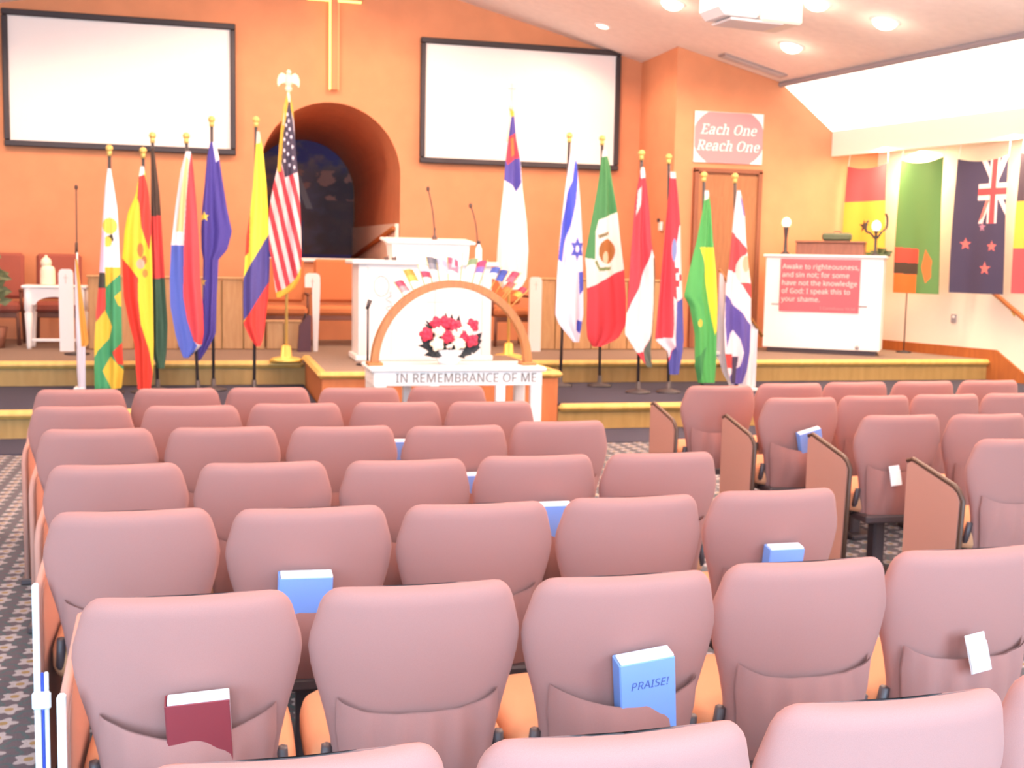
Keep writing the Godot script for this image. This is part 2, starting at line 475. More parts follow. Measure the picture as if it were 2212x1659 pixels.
func make_materials() -> void:
	var weave := noise(0.35, 3, Color(0.86, 0.86, 0.86), Color(1, 1, 1), 256)
	M.back = triplanar(mat("ac756d", 0.95), weave, 7.0)
	M.back.rim_enabled = true
	M.back.rim = 0.15
	M.back.rim_tint = 0.4
	M.seat = triplanar(mat("d8946c", 0.95), weave, 7.0)
	M.panel = triplanar(mat("c48c7c", 0.95), weave, 7.0)
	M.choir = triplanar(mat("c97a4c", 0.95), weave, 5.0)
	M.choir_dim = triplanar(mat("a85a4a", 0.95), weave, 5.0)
	M.dark = mat("4a3a3c", 0.5)
	M.frame = mat("30262a", 0.5)
	M.black = mat("3a3234", 0.45)
	M.trim_wood = triplanar(mat("ffffff", 0.5), wood_texture("4f3428", "5f4030", 4), 1.5)
	M.orange = triplanar(mat("e0966c", 0.9), noise(0.02, 8, Color(0.95, 0.95, 0.95), Color(1, 1, 1), 256), 0.4)
	M.ceiling = triplanar(mat("f9efe9", 0.95), noise(0.05, 9, Color(0.96, 0.96, 0.96), Color(1, 1, 1), 256), 0.5)
	M.cream = mat("f4e6d4", 0.9)
	M.white = mat("f3ece8", 0.55)
	M.white_shade = mat("e6dcd8", 0.6)
	M.screen = mat("f6eeea", 0.9)
	M.carpet = triplanar(mat("ffffff", 1.0), carpet_texture(), 2.0, true)
	M.stage_carpet = triplanar(mat("9a8270", 1.0), noise(0.2, 12, Color(0.75, 0.75, 0.78), Color(1, 1, 1), 256), 1.0)
	M.tread = triplanar(mat("373546", 1.0), noise(0.3, 13, Color(0.75, 0.75, 0.8), Color(1, 1, 1), 256), 1.2)
	M.nosing = triplanar(mat("ffffff", 0.45), wood_texture("d3a758", "e8c070", 6), 0.7)
	M.riser = triplanar(mat("ffffff", 0.6), wood_texture("9c7a44", "b08d54", 7), 0.7)
	M.dais = triplanar(mat("ffffff", 0.6), wood_texture("b8683a", "c97a46", 14), 0.8)
	M.pony = triplanar(mat("ffffff", 0.7), wood_texture("b58a5e", "c9a073", 15), 1.2)
	M.arch = triplanar(mat("ffffff", 0.45), wood_texture("9a5f2a", "b4763a", 16), 2.0)
	M.door = triplanar(mat("ffffff", 0.55), wood_texture("94603c", "a87048", 17), 1.0)
	M.door_frame = mat("8a5238", 0.6)
	M.skirt = triplanar(mat("ffffff", 0.55), wood_texture("9a5528", "b4682f", 18), 0.9)
	M.gold = mat("e6bf6c", 0.4, 0.25)
	M.gold_bright = mat("fff6d2", 0.3, 0.0)
	M.brass = mat("f0cc6a", 0.35, 0.5)
	M.grey = mat("9a9296", 0.6)
	M.metal = mat("b8b2b4", 0.35, 0.7)
	M.red_sign = mat("e8606a", 0.8)
	M.paper = mat("f7f2f2", 0.8)
	M.pink_paper = mat("f6d8d2", 0.8)
	M.book_blue = mat("7f9fe4", 0.6)
	M.book_red = mat("862c33", 0.6)
	M.lettering = mat("8e8078", 0.7)
	M.leaf = mat("303234", 0.7)
	M.leaf_green = mat("6f7450", 0.7)
	M.rose_red = mat("d2304a", 0.7)
	M.rose_white = mat("f6ead0", 0.7)
	M.box_brown = triplanar(mat("ffffff", 0.5), wood_texture("7a4a38", "8a5844", 19), 1.5)
	M.green_box = mat("5a6248", 0.7)
	M.bulb = glow("fff2cc", 0.9)
	M.lamp_face = glow("fff6e6", 1.6)
	M.cove = glow("fff8ee", 1.25)  # emission stands in for the valance uplight on the white cove panel
	M.tube_light = glow("fff2dc", 2.2)
	M.cross_edge = glow("ffee8a", 1.0)
	M.vent = mat("a89894", 0.7)
	M.blue_strip = mat("3f58d0", 0.5)
	M.glossy_white = mat("fbfaff", 0.2)
	M.vent_slat = mat("c9bab4", 0.7)
	M.niche = M.orange
	M.cross_face = mat("d68e62", 0.8)
	M.cross_edge_dim = glow("f6b27a", 0.2)
	M.engraved = mat("d8cfc8", 0.8)
	M.mic_dark = mat("5a4038", 0.6)
	M.choir_leg = mat("6e4030", 0.6)
	M.case_dark = mat("5c3c48", 0.7)
	M.cream_white = mat("f6e8cc", 0.6)
	M.sign_pink = mat("ef8f94", 0.8)
	M.title_ink = mat("3f4f8c", 0.7)
	M.banner_cloth = mat("f3e4e4", 0.85)
	M.day = glow("dfe9ff", 1.4)  # glowing panes of the added windows
	M.mural = mural_material()

func mural_material() -> StandardMaterial3D:   # a dim painted river landscape
	var w := 128
	var h := 160
	var im := Image.create(w, h, false, Image.FORMAT_RGB8)
	var f := FastNoiseLite.new()
	f.seed = 21
	f.frequency = 0.03
	for y in h:
		for x in w:
			var v := f.get_noise_2d(x, y * 1.4)
			var c := Color("8e8690").lerp(Color("b49c94"), clampf(0.5 + v - 0.3 * x / 128.0, 0, 1))
			var t := float(y) / h
			c = Color("6a68a8").lerp(Color("6a66a0"), 0.5 + v).lerp(c, smoothstep(0.12, 0.30, t + 0.2 * v))
			c = c.lerp(Color("5a5054"), smoothstep(50.0, 100.0, x + 30.0 * v) * 0.6 * smoothstep(0.2, 0.4, t))
			if t > 0.30 and t < 0.55 and v > 0.12:
				c = Color("c89a8c")
			if absf(x - 62 - (y - 70) * 0.35) < 4.0 and t > 0.35 and t < 0.62:
				c = Color("c0b8b6")
			if t > 0.72 and x < 66:
				c = Color("9a9ab0").lerp(Color("7a7a94"), 0.5 + v)
			if t > 0.62 and t < 0.72 and x < 50 and v > -0.1:
				c = Color("b07a50")
			im.set_pixel(x, y, c)
	var m := mat("ffffff", 0.9)
	m.albedo_texture = ImageTexture.create_from_image(im)
	m.uv1_triplanar = true
	m.uv1_triplanar_sharpness = 8.0
	m.uv1_scale = Vector3(1.0 / 1.85, 1.0 / 2.1, 1.0)
	m.uv1_offset = Vector3(0.5, 0.97, 0)
	return m

# ------------------------------------------------------------------ printing on cloth
func fill(data: PackedByteArray, w: int, h: int, pts: PackedVector2Array, c: Color) -> PackedByteArray:
	var lo := pts[0].y
	var hi := pts[0].y
	for p in pts:
		lo = minf(lo, p.y)
		hi = maxf(hi, p.y)
	var r := int(c.r * 255)
	var g := int(c.g * 255)
	var b := int(c.b * 255)
	for y in range(maxi(0, int(lo)), mini(h, int(hi) + 2)):
		var xs := []
		var yy := y + 0.5
		for k in pts.size():
			var p := pts[k]
			var q := pts[(k + 1) % pts.size()]
			if (p.y <= yy) != (q.y <= yy):
				xs.append(p.x + (yy - p.y) / (q.y - p.y) * (q.x - p.x))
		xs.sort()
		for k in range(0, xs.size() - 1, 2):
			for x in range(maxi(0, roundi(xs[k])), mini(w, roundi(xs[k + 1]))):
				var at := (y * w + x) * 3
				data[at] = r
				data[at + 1] = g
				data[at + 2] = b
	return data

func cloth_print(lo: Vector2, hi: Vector2, base: String, regions: Array, w: int, h: int) -> StandardMaterial3D:   # regions in millimetres on the flat of the cloth
	var data := PackedByteArray()
	data.resize(w * h * 3)
	var to := func(x: float, y: float) -> Vector2:
		return Vector2((x - lo.x) / (hi.x - lo.x) * w, (hi.y - y) / (hi.y - lo.y) * h)
	data = fill(data, w, h, PackedVector2Array([Vector2(0, -1), Vector2(w, -1), Vector2(w, h + 1), Vector2(0, h + 1)]), Color(base))
	for g in regions:
		var v: Array = g[2]
		var loops := []
		match g[0]:
			"p":
				var pts := PackedVector2Array()
				for k in range(0, v.size(), 2):
					pts.append(to.call(v[k], v[k + 1]))
				loops.append(pts)
			"c":
				var pts := PackedVector2Array()
				for k in 20:
					pts.append(to.call(v[0] + v[2] * cos(TAU * k / 20), v[1] + v[3] * sin(TAU * k / 20)))
				loops.append(pts)
			"s":
				var pts := PackedVector2Array()
				for k in 10:
					var r := 1.0 if k % 2 == 0 else 0.42
					pts.append(to.call(v[0] + v[2] * r * sin(TAU * k / 10), v[1] + v[3] * r * cos(TAU * k / 10)))
				loops.append(pts)
			"h":   # two crossed outline triangles
				for turn in [0.0, PI]:
					var outer := []
					var inner := []
					for k in 3:
						var a: float = turn + TAU * k / 3
						outer.append(Vector2(sin(a), cos(a)))
						inner.append(Vector2(sin(a), cos(a)) * 0.55)
					for k in 3:
						var pts := PackedVector2Array()
						for q in [outer[k], outer[(k + 1) % 3], inner[(k + 1) % 3], inner[k]]:
							pts.append(to.call(v[0] + v[2] * q.x, v[1] + v[3] * q.y))
						loops.append(pts)
		for pts in loops:
			data = fill(data, w, h, pts, Color(g[1]))
	var im := Image.create_from_data(w, h, false, Image.FORMAT_RGB8, data)
	var m := mat("ffffff", 0.75)
	m.albedo_texture = ImageTexture.create_from_image(im)
	m.texture_repeat = false
	m.backlight_enabled = true
	m.backlight = Color(0.25, 0.25, 0.25)
	return m

# ------------------------------------------------------------------ camera, light
func _ready() -> void:
	random.seed = 11
	var cam := Camera3D.new()
	cam.name = "camera"
	cam.fov = 36.715
	cam.position = Vector3(0, 1.58, 0)
	cam.basis = Basis.from_euler(Vector3(deg_to_rad(-5.999), deg_to_rad(-14.675), deg_to_rad(1.153)))
	cam.near = 0.05
	cam.far = 80.0
	var lens := CameraAttributesPhysical.new()
	lens.frustum_focal_length = 36.155
	lens.frustum_focus_distance = 1.3
	lens.exposure_aperture = 13.0
	lens.frustum_near = 0.05
	lens.frustum_far = 80.0
	cam.attributes = lens
	cam.current = true
	add_child(cam)
	var env := Environment.new()
	env.background_mode = Environment.BG_COLOR
	env.background_color = Color(0.55, 0.6, 0.7)
	env.tonemap_mode = Environment.TONE_MAPPER_LINEAR
	env.tonemap_exposure = 1.4
	env.sdfgi_enabled = true
	env.ssao_enabled = true
	env.ssil_enabled = true
	var we := WorldEnvironment.new()
	we.name = "environment"
	we.environment = env
	add_child(we)
	make_materials()
	added_rear_windows()
	build_shell()
	build_stage()
	build_front_wall_things()
	build_right_side()
	build_ceiling_things()
	build_seats()
	build_table()
	build_pulpit()
	build_stage_things()
	build_flags()
	build_small_things()

func area(parent: Node, called: String, at: Vector3, size: Vector2, towards: Vector3, color: Color, energy: float) -> void:
	var l := AreaLight3D.new()
	l.name = called
	l.area_size = size
	l.area_normalize_energy = true
	l.light_color = color
	l.light_energy = energy
	l.shadow_enabled = true
	l.area_range = 40.0
	parent.add_child(l, true)
	l.position = at
	var up := Vector3.UP if absf(towards.normalized().y) < 0.9 else Vector3.RIGHT
	l.basis = Basis.looking_at(towards, up)

func added_rear_windows() -> void:   # unseen windows added close behind the camera, standing in for its flash
	for k in 3:
		var x := -3.6 + 3.6 * k
		var w := Node3D.new()
		w.name = "window_%d" % (k + 1)
		add_child(w)
		w.position = Vector3(x, 0, FLOOR_NEAR - 0.02)
		tag(w, ["added left rear fill window behind the seats", "added middle rear fill window behind the seats", "added right rear fill window behind the seats"][k], "window")
		w.set_meta("kind", "structure")
		var st := begin()
		for s in [-1.0, 1.0]:
			bx(st, Vector3(s * 1.25, 1.75, 0), Vector3(0.1, 2.4, 0.1))
			bx(st, Vector3(0, 1.75 + s * 1.2, 0), Vector3(2.6, 0.1, 0.1))
		part("window_frame", finish(st), M.white, w)
		part("window_pane", box(Vector3(0, 1.75, 0.03), Vector3(2.4, 2.3, 0.02)), M.day, w)
		area(w, "daylight", Vector3(0, 1.75, -0.08), Vector2(2.4, 2.3), Vector3(0, -0.05, -1), Color(0.63, 0.87, 1.0), REAR_FILL)  # cool fill in place of a camera flash
	var w := Node3D.new()  # unseen left window, added to brighten faces turned left
	w.name = "window_4"
	add_child(w)
	w.position = Vector3(-8.98, 0, -4.5)
	w.rotation.y = PI / 2
	tag(w, "added tall fill window in the left wall", "window")
	w.set_meta("kind", "structure")
	var st := begin()
	for s in [-1.0, 1.0]:
		bx(st, Vector3(s * 1.25, 1.75, 0), Vector3(0.1, 2.4, 0.1))
		bx(st, Vector3(0, 1.75 + s * 1.2, 0), Vector3(2.6, 0.1, 0.1))
	part("window_frame", finish(st), M.white, w)
	part("window_pane", box(Vector3(0, 1.75, 0.0), Vector3(2.4, 2.3, 0.02)), M.day, w)
	area(w, "daylight", Vector3(0, 1.75, 0.1), Vector2(2.4, 2.3), Vector3(0, -0.05, 1), Color(1.0, 0.9, 0.86), 12.0)

const REAR_FILL := 23.0  # strength of the added rear fill

# ------------------------------------------------------------------ the room
func ceiling_y(x: float) -> float:
	return RIDGE - SLOPE_RIGHT * (x - AXIS) if x > AXIS else RIDGE - SLOPE_LEFT * (AXIS - x)

func wall_point(s: float, y: float, off: float) -> Vector3:   # along the right wall from its corner, off metres into the room
	return WALL_AT + WALL_ALONG * s + WALL_OUT * off + Vector3(0, y, 0)

func slab(st: SurfaceTool, a: Vector3, b: Vector3, c: Vector3, d: Vector3, thick: Vector3) -> void:   # four corners anticlockwise from outside, and the way to the back face
	quad(st, a, b, c, d)
	quad(st, d + thick, c + thick, b + thick, a + thick)
	for e in [[a, b], [b, c], [c, d], [d, a]]:
		quad(st, e[1], e[0], e[0] + thick, e[1] + thick)

func edge_x(z: float) -> float:   # the right edge of the sloping ceiling
	return 7.34 + (z + 14.37) * 0.0942

func build_shell() -> void:
	struct("floor", box(Vector3(3, -0.1, -9.6), Vector3(25, 0.2, 23.0), 0.0), M.carpet, "patterned purple grey and beige carpet floor of the hall", "floor")
	# front wall with the arched opening
	var st := begin()
	var r := 0.92
	for s in [-1.0, 1.0]:
		var poly := [Vector2(AXIS, 0), Vector2(AXIS, 1.57), Vector2(AXIS + s * r, 1.57), Vector2(AXIS + s * r, 2.70)]
		for k in range(1, 17):
			var a := PI / 2 * k / 16
			poly.append(Vector2(AXIS + s * r * cos(a), 2.70 + r * sin(a)))
		var far := 5.87 if s > 0 else -9.0
		poly.append(Vector2(AXIS, RIDGE))
		poly.append(Vector2(far, ceiling_y(far)))
		poly.append(Vector2(far, 0))
		prism_into(st, poly, 0.25, Transform3D(Basis.IDENTITY, Vector3(0, 0, BACK - 0.25)))
	struct("wall_front", finish(st), M.orange, "orange front wall with an arched opening behind the stage", "wall")
	# the niche: a deep arched recess
	st = begin()
	var deep := BACK - 5.1
	var ring := [Vector2(-r, 0), Vector2(-r, 1.13)]
	for k in range(1, 32):
		var a := PI - PI * k / 32
		ring.append(Vector2(r * cos(a), 1.13 + r * sin(a)))
	ring.append(Vector2(r, 1.13))
	ring.append(Vector2(r, 0))
	ring.append(Vector2(-r, 0))
	var grown := []
	for p in ring:
		grown.append(Vector2(p.x * 1.14, (p.y - 1.0) * 1.12 + 1.0 if p.y > 0 else -0.12))
	for k in ring.size() - 1:
		var p: Vector2 = ring[k]
		var q: Vector2 = ring[k + 1]
		var gp: Vector2 = grown[k]
		var gq: Vector2 = grown[k + 1]
		var o := Vector3(AXIS, 1.57, 0)
		var z0 := Vector3(0, 0, BACK - 0.24)
		var z1 := Vector3(0, 0, deep)
		var v := func(t: Vector2) -> Vector3: return o + Vector3(t.x, t.y, 0)
		quad(st, v.call(p) + z0, v.call(q) + z0, v.call(q) + z1, v.call(p) + z1)
		quad(st, v.call(gq) + z0, v.call(gp) + z0, v.call(gp) + z1, v.call(gq) + z1)
		quad(st, v.call(gp) + z0, v.call(gq) + z0, v.call(q) + z0, v.call(p) + z0)
	bx(st, Vector3(AXIS, 2.55, deep - 0.1), Vector3(2.3, 2.4, 0.2), 0.0)
	struct("wall_niche", finish(st), M.niche, "deep arched niche lined in orange behind the stage", "wall")
	# step wall and slanting rail inside the niche, on its right side
	var inner := begin()
	prism_into(inner, [Vector2(0, 0), Vector2(4.9, 0), Vector2(4.9, 0.56), Vector2(0, 0.5)], 0.05, Transform3D(Basis(Vector3(0, 0, -1), Vector3.UP, Vector3(1, 0, 0)), Vector3(AXIS + r - 0.06, 1.57, BACK - 0.02)))
	var nw := thing("niche_panel", "cream lower panel with a slanting brown rail inside the arched niche", "panel")
	part("panel", finish(inner), M.cream, nw)
	part("rail", tube([Vector3(AXIS + r - 0.09, 2.0, BACK + 0.0), Vector3(AXIS + r - 0.09, 1.6, BACK - 4.6)], 0.035, 8), M.skirt, nw)
	# jog and the nearer wall with the door
	st = begin()
	prism_into(st, [Vector2(5.87, 0), Vector2(8.95, 0), Vector2(8.95, 3.44), Vector2(8.13, 3.44), Vector2(7.34, ceiling_y(7.34)), Vector2(5.87, ceiling_y(5.87))], 0.2, Transform3D(Basis.IDENTITY, Vector3(0, 0, SIDE - 0.2)))
	struct("wall_side", finish(st), M.orange, "orange wall section with the brown door, right of the stage", "wall")
	st = begin()
	slab(st, Vector3(5.87, 0, BACK), Vector3(5.87, 0, SIDE - 0.2), Vector3(5.87, ceiling_y(5.87), SIDE - 0.2), Vector3(5.87, ceiling_y(5.87), BACK), Vector3(0.2, 0, 0))
	struct("wall_return", finish(st), M.orange, "short orange wall turning from the front wall to the door wall", "wall")
	# right wall, splayed
	st = begin()
	var a0 := wall_point(0, 0, 0)
	var a1 := wall_point(16.4, 0, 0)
	slab(st, a1, a0, a0 + Vector3(0, 4.6, 0), a1 + Vector3(0, 4.6, 0), -WALL_OUT * 0.2)
	struct("wall_right", finish(st), M.cream, "cream right wall hung with flags", "wall")
	struct("wall_left", box(Vector3(-9.1, 1.7, -7.2), Vector3(0.2, 3.4, 17.6), 0.0), M.cream, "cream left wall of the hall", "wall")
	st = begin()
	var rear := [Vector2(-9.2, 0), Vector2(15.4, 0), Vector2(15.4, 4.7), Vector2(AXIS, RIDGE + 0.1), Vector2(-9.2, 3.3)]
	prism_into(st, rear, 0.2, Transform3D(Basis.IDENTITY, Vector3(0, 0, FLOOR_NEAR)))
	struct("wall_rear", finish(st), M.cream, "cream rear wall with added fill windows", "wall")
	# ceiling: two slopes, then a cove panel on the right whose uplight is given as glow
	st = begin()
	var n := FLOOR_NEAR + 0.2
	var f := BACK - 0.25
	var up := Vector3(0, 0.15, 0)
	slab(st, Vector3(-9.2, ceiling_y(-9.2), f), Vector3(AXIS, RIDGE, f), Vector3(AXIS, RIDGE, n), Vector3(-9.2, ceiling_y(-9.2), n), up)
	var ef := edge_x(f)
	var en := edge_x(n)
	slab(st, Vector3(AXIS, RIDGE, f), Vector3(ef, ceiling_y(ef), f), Vector3(en, ceiling_y(en), n), Vector3(AXIS, RIDGE, n), up)
	struct("ceiling", finish(st), M.ceiling, "pale pink white sloping ceiling with a centre ridge", "ceiling")
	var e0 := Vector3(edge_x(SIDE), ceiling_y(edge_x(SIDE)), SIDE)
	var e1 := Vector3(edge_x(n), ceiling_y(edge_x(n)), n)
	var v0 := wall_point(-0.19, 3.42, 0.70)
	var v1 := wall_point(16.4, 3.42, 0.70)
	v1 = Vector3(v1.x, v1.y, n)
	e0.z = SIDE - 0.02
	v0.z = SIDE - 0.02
	var trim := begin()
	tube_into(trim, [e0 + Vector3(0.0, -0.03, 0), e1 + Vector3(0.0, -0.03, 0)], 0.035, 8)
	struct("trim_1", finish(trim), M.grey, "thin dark edge between the ceiling and the bright cove", "trim")
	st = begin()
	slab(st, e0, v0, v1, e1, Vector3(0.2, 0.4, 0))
	struct("ceiling_cove", finish(st), M.cove, "white sloping cove panel with its uplight given as glow, above the right valance", "light cove")

func build_right_side() -> void:
	# valance box along the right wall
	var st := begin()
	var s0 := -0.10
	var a := wall_point(s0, 3.09, 0.70)
	var b := wall_point(16.1, 3.09, 0.70)
	a.z = SIDE + 0.01
	a.x = 8.14
	slab(st, b, a, a + Vector3(0, 0.34, 0), b + Vector3(0, 0.34, 0), -WALL_OUT * 0.05)
	var a2 := wall_point(0.02, 3.40, 0.68)
	var b2 := wall_point(16.1, 3.40, 0.68)
	slab(st, a2, wall_point(0.02, 3.40, 0.0), wall_point(16.1, 3.40, 0.0), b2, Vector3(0, 0.03, 0))
	struct("trim_2", finish(st), M.cream, "cream light valance box along the top of the right wall", "valance")
	# light strips under the valance, washing the wall and the flags
	for k in 5:
		var s := 0.75 + 1.9 * k
		var o := thing("valance_light", ["first bright tube light under the valance, above the red and yellow flag", "second bright tube light under the valance, above the dark blue wall flag", "third tube light under the valance, right of the frame", "fourth tube light under the valance, right of the frame", "fifth tube light under the valance, right of the frame"][k], "light")
		o.position = wall_point(s, 3.2, 0.34)
		o.basis = Basis(WALL_ALONG, Vector3.UP, WALL_ALONG.cross(Vector3.UP))
		part("tube", tube([Vector3(-0.62, 0, 0), Vector3(0.62, 0, 0)], 0.02, 10), M.tube_light, o)
		part("housing", box(Vector3(0, 0.07, 0), Vector3(1.3, 0.06, 0.12), 0.008), M.white, o)
		area(o, "glow", Vector3(0, -0.06, 0), Vector2(1.2, 0.1), Vector3.DOWN, Color(1, 0.89, 0.74), 6.0)
	# uplight in the cove, as bright as the eye sees it
	var up := thing("cove_light", "row of hidden lights on top of the right valance", "light")
	for k in 3:
		var s := 1.0 + 3.6 * k
		up.position = Vector3.ZERO
		part("tube", tube([wall_point(s - 0.9, 3.47, 0.35), wall_point(s + 0.9, 3.47, 0.35)], 0.02, 8), M.tube_light, up)
		area(up, "glow", wall_point(s, 3.53, 0.4), Vector2(1.8, 0.15), Vector3(-0.8, 0.5, 0), Color(1, 0.93, 0.8), 1.5)
	# wood skirting: level along the stage, then down with the steps
	st = begin()
	var t := Transform3D(Basis(WALL_ALONG, Vector3.UP, WALL_OUT * -1.0), wall_point(0, 0, 0.0))
	t.basis = Basis(WALL_ALONG, Vector3.UP, WALL_ALONG.cross(Vector3.UP))
	prism_into(st, [Vector2(0.02, 0.5), Vector2(0.02, 0.63), Vector2(2.09, 0.625), Vector2(3.1, -0.0), Vector2(3.6, 0.0), Vector2(3.6, 0.0), Vector2(1.9, 0.0), Vector2(1.9, 0.5)], 0.035, t.translated_local(Vector3(0, 0, -0.036) if t.basis.z.dot(WALL_OUT) < 0 else Vector3(0, 0, 0.001)))
	struct("baseboard_right", finish(st), M.skirt, "orange brown wood skirting that follows the stage and steps down the right wall", "baseboard")
	var rail := thing("handrail", "thin orange wood handrail sloping down the right wall below the dark blue flag", "handrail")
	part("rail", tube([wall_point(1.98, 1.36, 0.06), wall_point(4.2, -0.25 + 0.95 - 0.9 + 0.1, 0.06)], 0.028, 8), M.skirt, rail)
	for s in [2.3, 3.2]:
		part("bracket", tube([wall_point(s, 1.33 - (s - 1.98) * 0.66, 0.06), wall_point(s, 1.27 - (s - 1.98) * 0.66, 0.0)], 0.012, 6), M.brass, rail)
	var outlet := thing("wall_outlet", "small beige socket plate low on the right wall", "outlet")
	outlet.position = wall_point(1.42, 0.98, 0.012)
	outlet.basis = t.basis
	part("plate", box(Vector3.ZERO, Vector3(0.08, 0.11, 0.02), 0.004), M.grey, outlet)
	part("socket", box(Vector3(0, 0.02, 0.0), Vector3(0.04, 0.03, 0.03), 0.004), M.white, outlet)
	wall_flags(t.basis)

func wall_flag(s0: float, s1: float, top: float, bottom: float, label: String, base: String, regions: Array, b: Basis) -> void:
	var w := s1 - s0
	var h := top - bottom
	var o := thing("wall_flag", label, "flag", Vector3.ZERO, 0.0, "flags hanging along the right wall")
	o.position = wall_point(s0 + w / 2, bottom, 0.52)
	o.basis = b
	var flip := 1.0
	var m := cloth_print(Vector2(-w * 500, 0), Vector2(w * 500, h * 1000), base, regions, 96, 224)
	var shape := cloth(20, 28, func(u: float, v: float) -> Array:
		var x := (u - 0.5) * w
		var y := h * (1.0 - v)
		var sag := 0.05 * (1.0 - pow(2.0 * u - 1.0, 2.0)) * maxf(0.0, 1.0 - v * 5.0)
		var z := 0.016 * sin(u * 9.0 + v * 2.0) * (0.3 + v) + 0.02 * sin(v * 3.0 + u)
		return [Vector3(x, y - sag, z * flip), Vector2(u, v)])
	part("flag_cloth", shape, m, o)
	for k in [-1.0, 1.0]:
		part("cord", tube([Vector3(k * w * 0.49, h - 0.01, 0), Vector3(k * w * 0.47, h + 0.2, -0.02)], 0.004, 6), M.white, o)

func wall_flags(b: Basis) -> void:
	var X := -1.0 if b.z.dot(WALL_OUT) < 0 else 1.0   # which way the local x runs as seen from the room
	wall_flag(-0.04, 0.66, 2.96, 1.72, "red, yellow and green flag at the left end of the right wall", "f5c24a", [["p", "e85a5e", [-400, 760, 400, 760, 400, 1300, -400, 1300]], ["p", "5a7a4c", [-400, -10, 400, -10, 400, 90, -400, 90]], ["s", "4a3a30", [0, 430, 90, 90]]], b)
	wall_flag(0.88, 1.56, 2.98, 1.29, "green flag with red, black and orange stripes at its lower corner, on the right wall", "5f8a4c", [["p", "e8503f", [-400, 590, 30, 560, 30, 380, -400, 400]], ["p", "4a3c30", [-400, 400, 30, 380, 30, 240, -400, 250]], ["p", "ee7a34", [-400, 250, 10, 240, 10, -10, -400, -10]], ["p", "d8743a", [150, 560, 240, 420, 230, 200, 160, 130, 90, 330]]], b)
	wall_flag(1.76, 2.49, 2.94, 1.32, "dark blue flag with a red and white cross and red stars, on the right wall", "3f3852", [
		["p", "f4dcd8", [-20, 1640, 60, 1640, 380, 1010, 380, 900]], ["p", "f4dcd8", [300, 1640, 380, 1640, 60, 830, -10, 830]], ["p", "f4dcd8", [120, 1640, 260, 1640, 260, 830, 120, 830]], ["p", "f4dcd8", [-30, 1300, 380, 1300, 380, 1110, -30, 1110]],
		["p", "e2484e", [155, 1640, 225, 1640, 225, 830, 155, 830]], ["p", "e2484e", [-30, 1245, 380, 1245, 380, 1165, -30, 1165]], ["p", "e8786e", [0, 860, 60, 900, 150, 1110, 100, 1110]],
		["s", "e8706a", [-170, 590, 80, 80]], ["s", "e8706a", [210, 560, 70, 70]], ["s", "e8706a", [130, 300, 85, 85]], ["s", "b07a90", [60, 790, 60, 60]]], b)
	wall_flag(2.64, 3.34, 2.95, 1.34, "dark, yellow and red flag cut off by the right edge of the frame", "f0c24a", [["p", "4a3c48", [-400, 1060, 400, 1060, 400, 1700, -400, 1700]], ["p", "e8565a", [-400, -10, 400, -10, 400, 520, -400, 520]]], b)

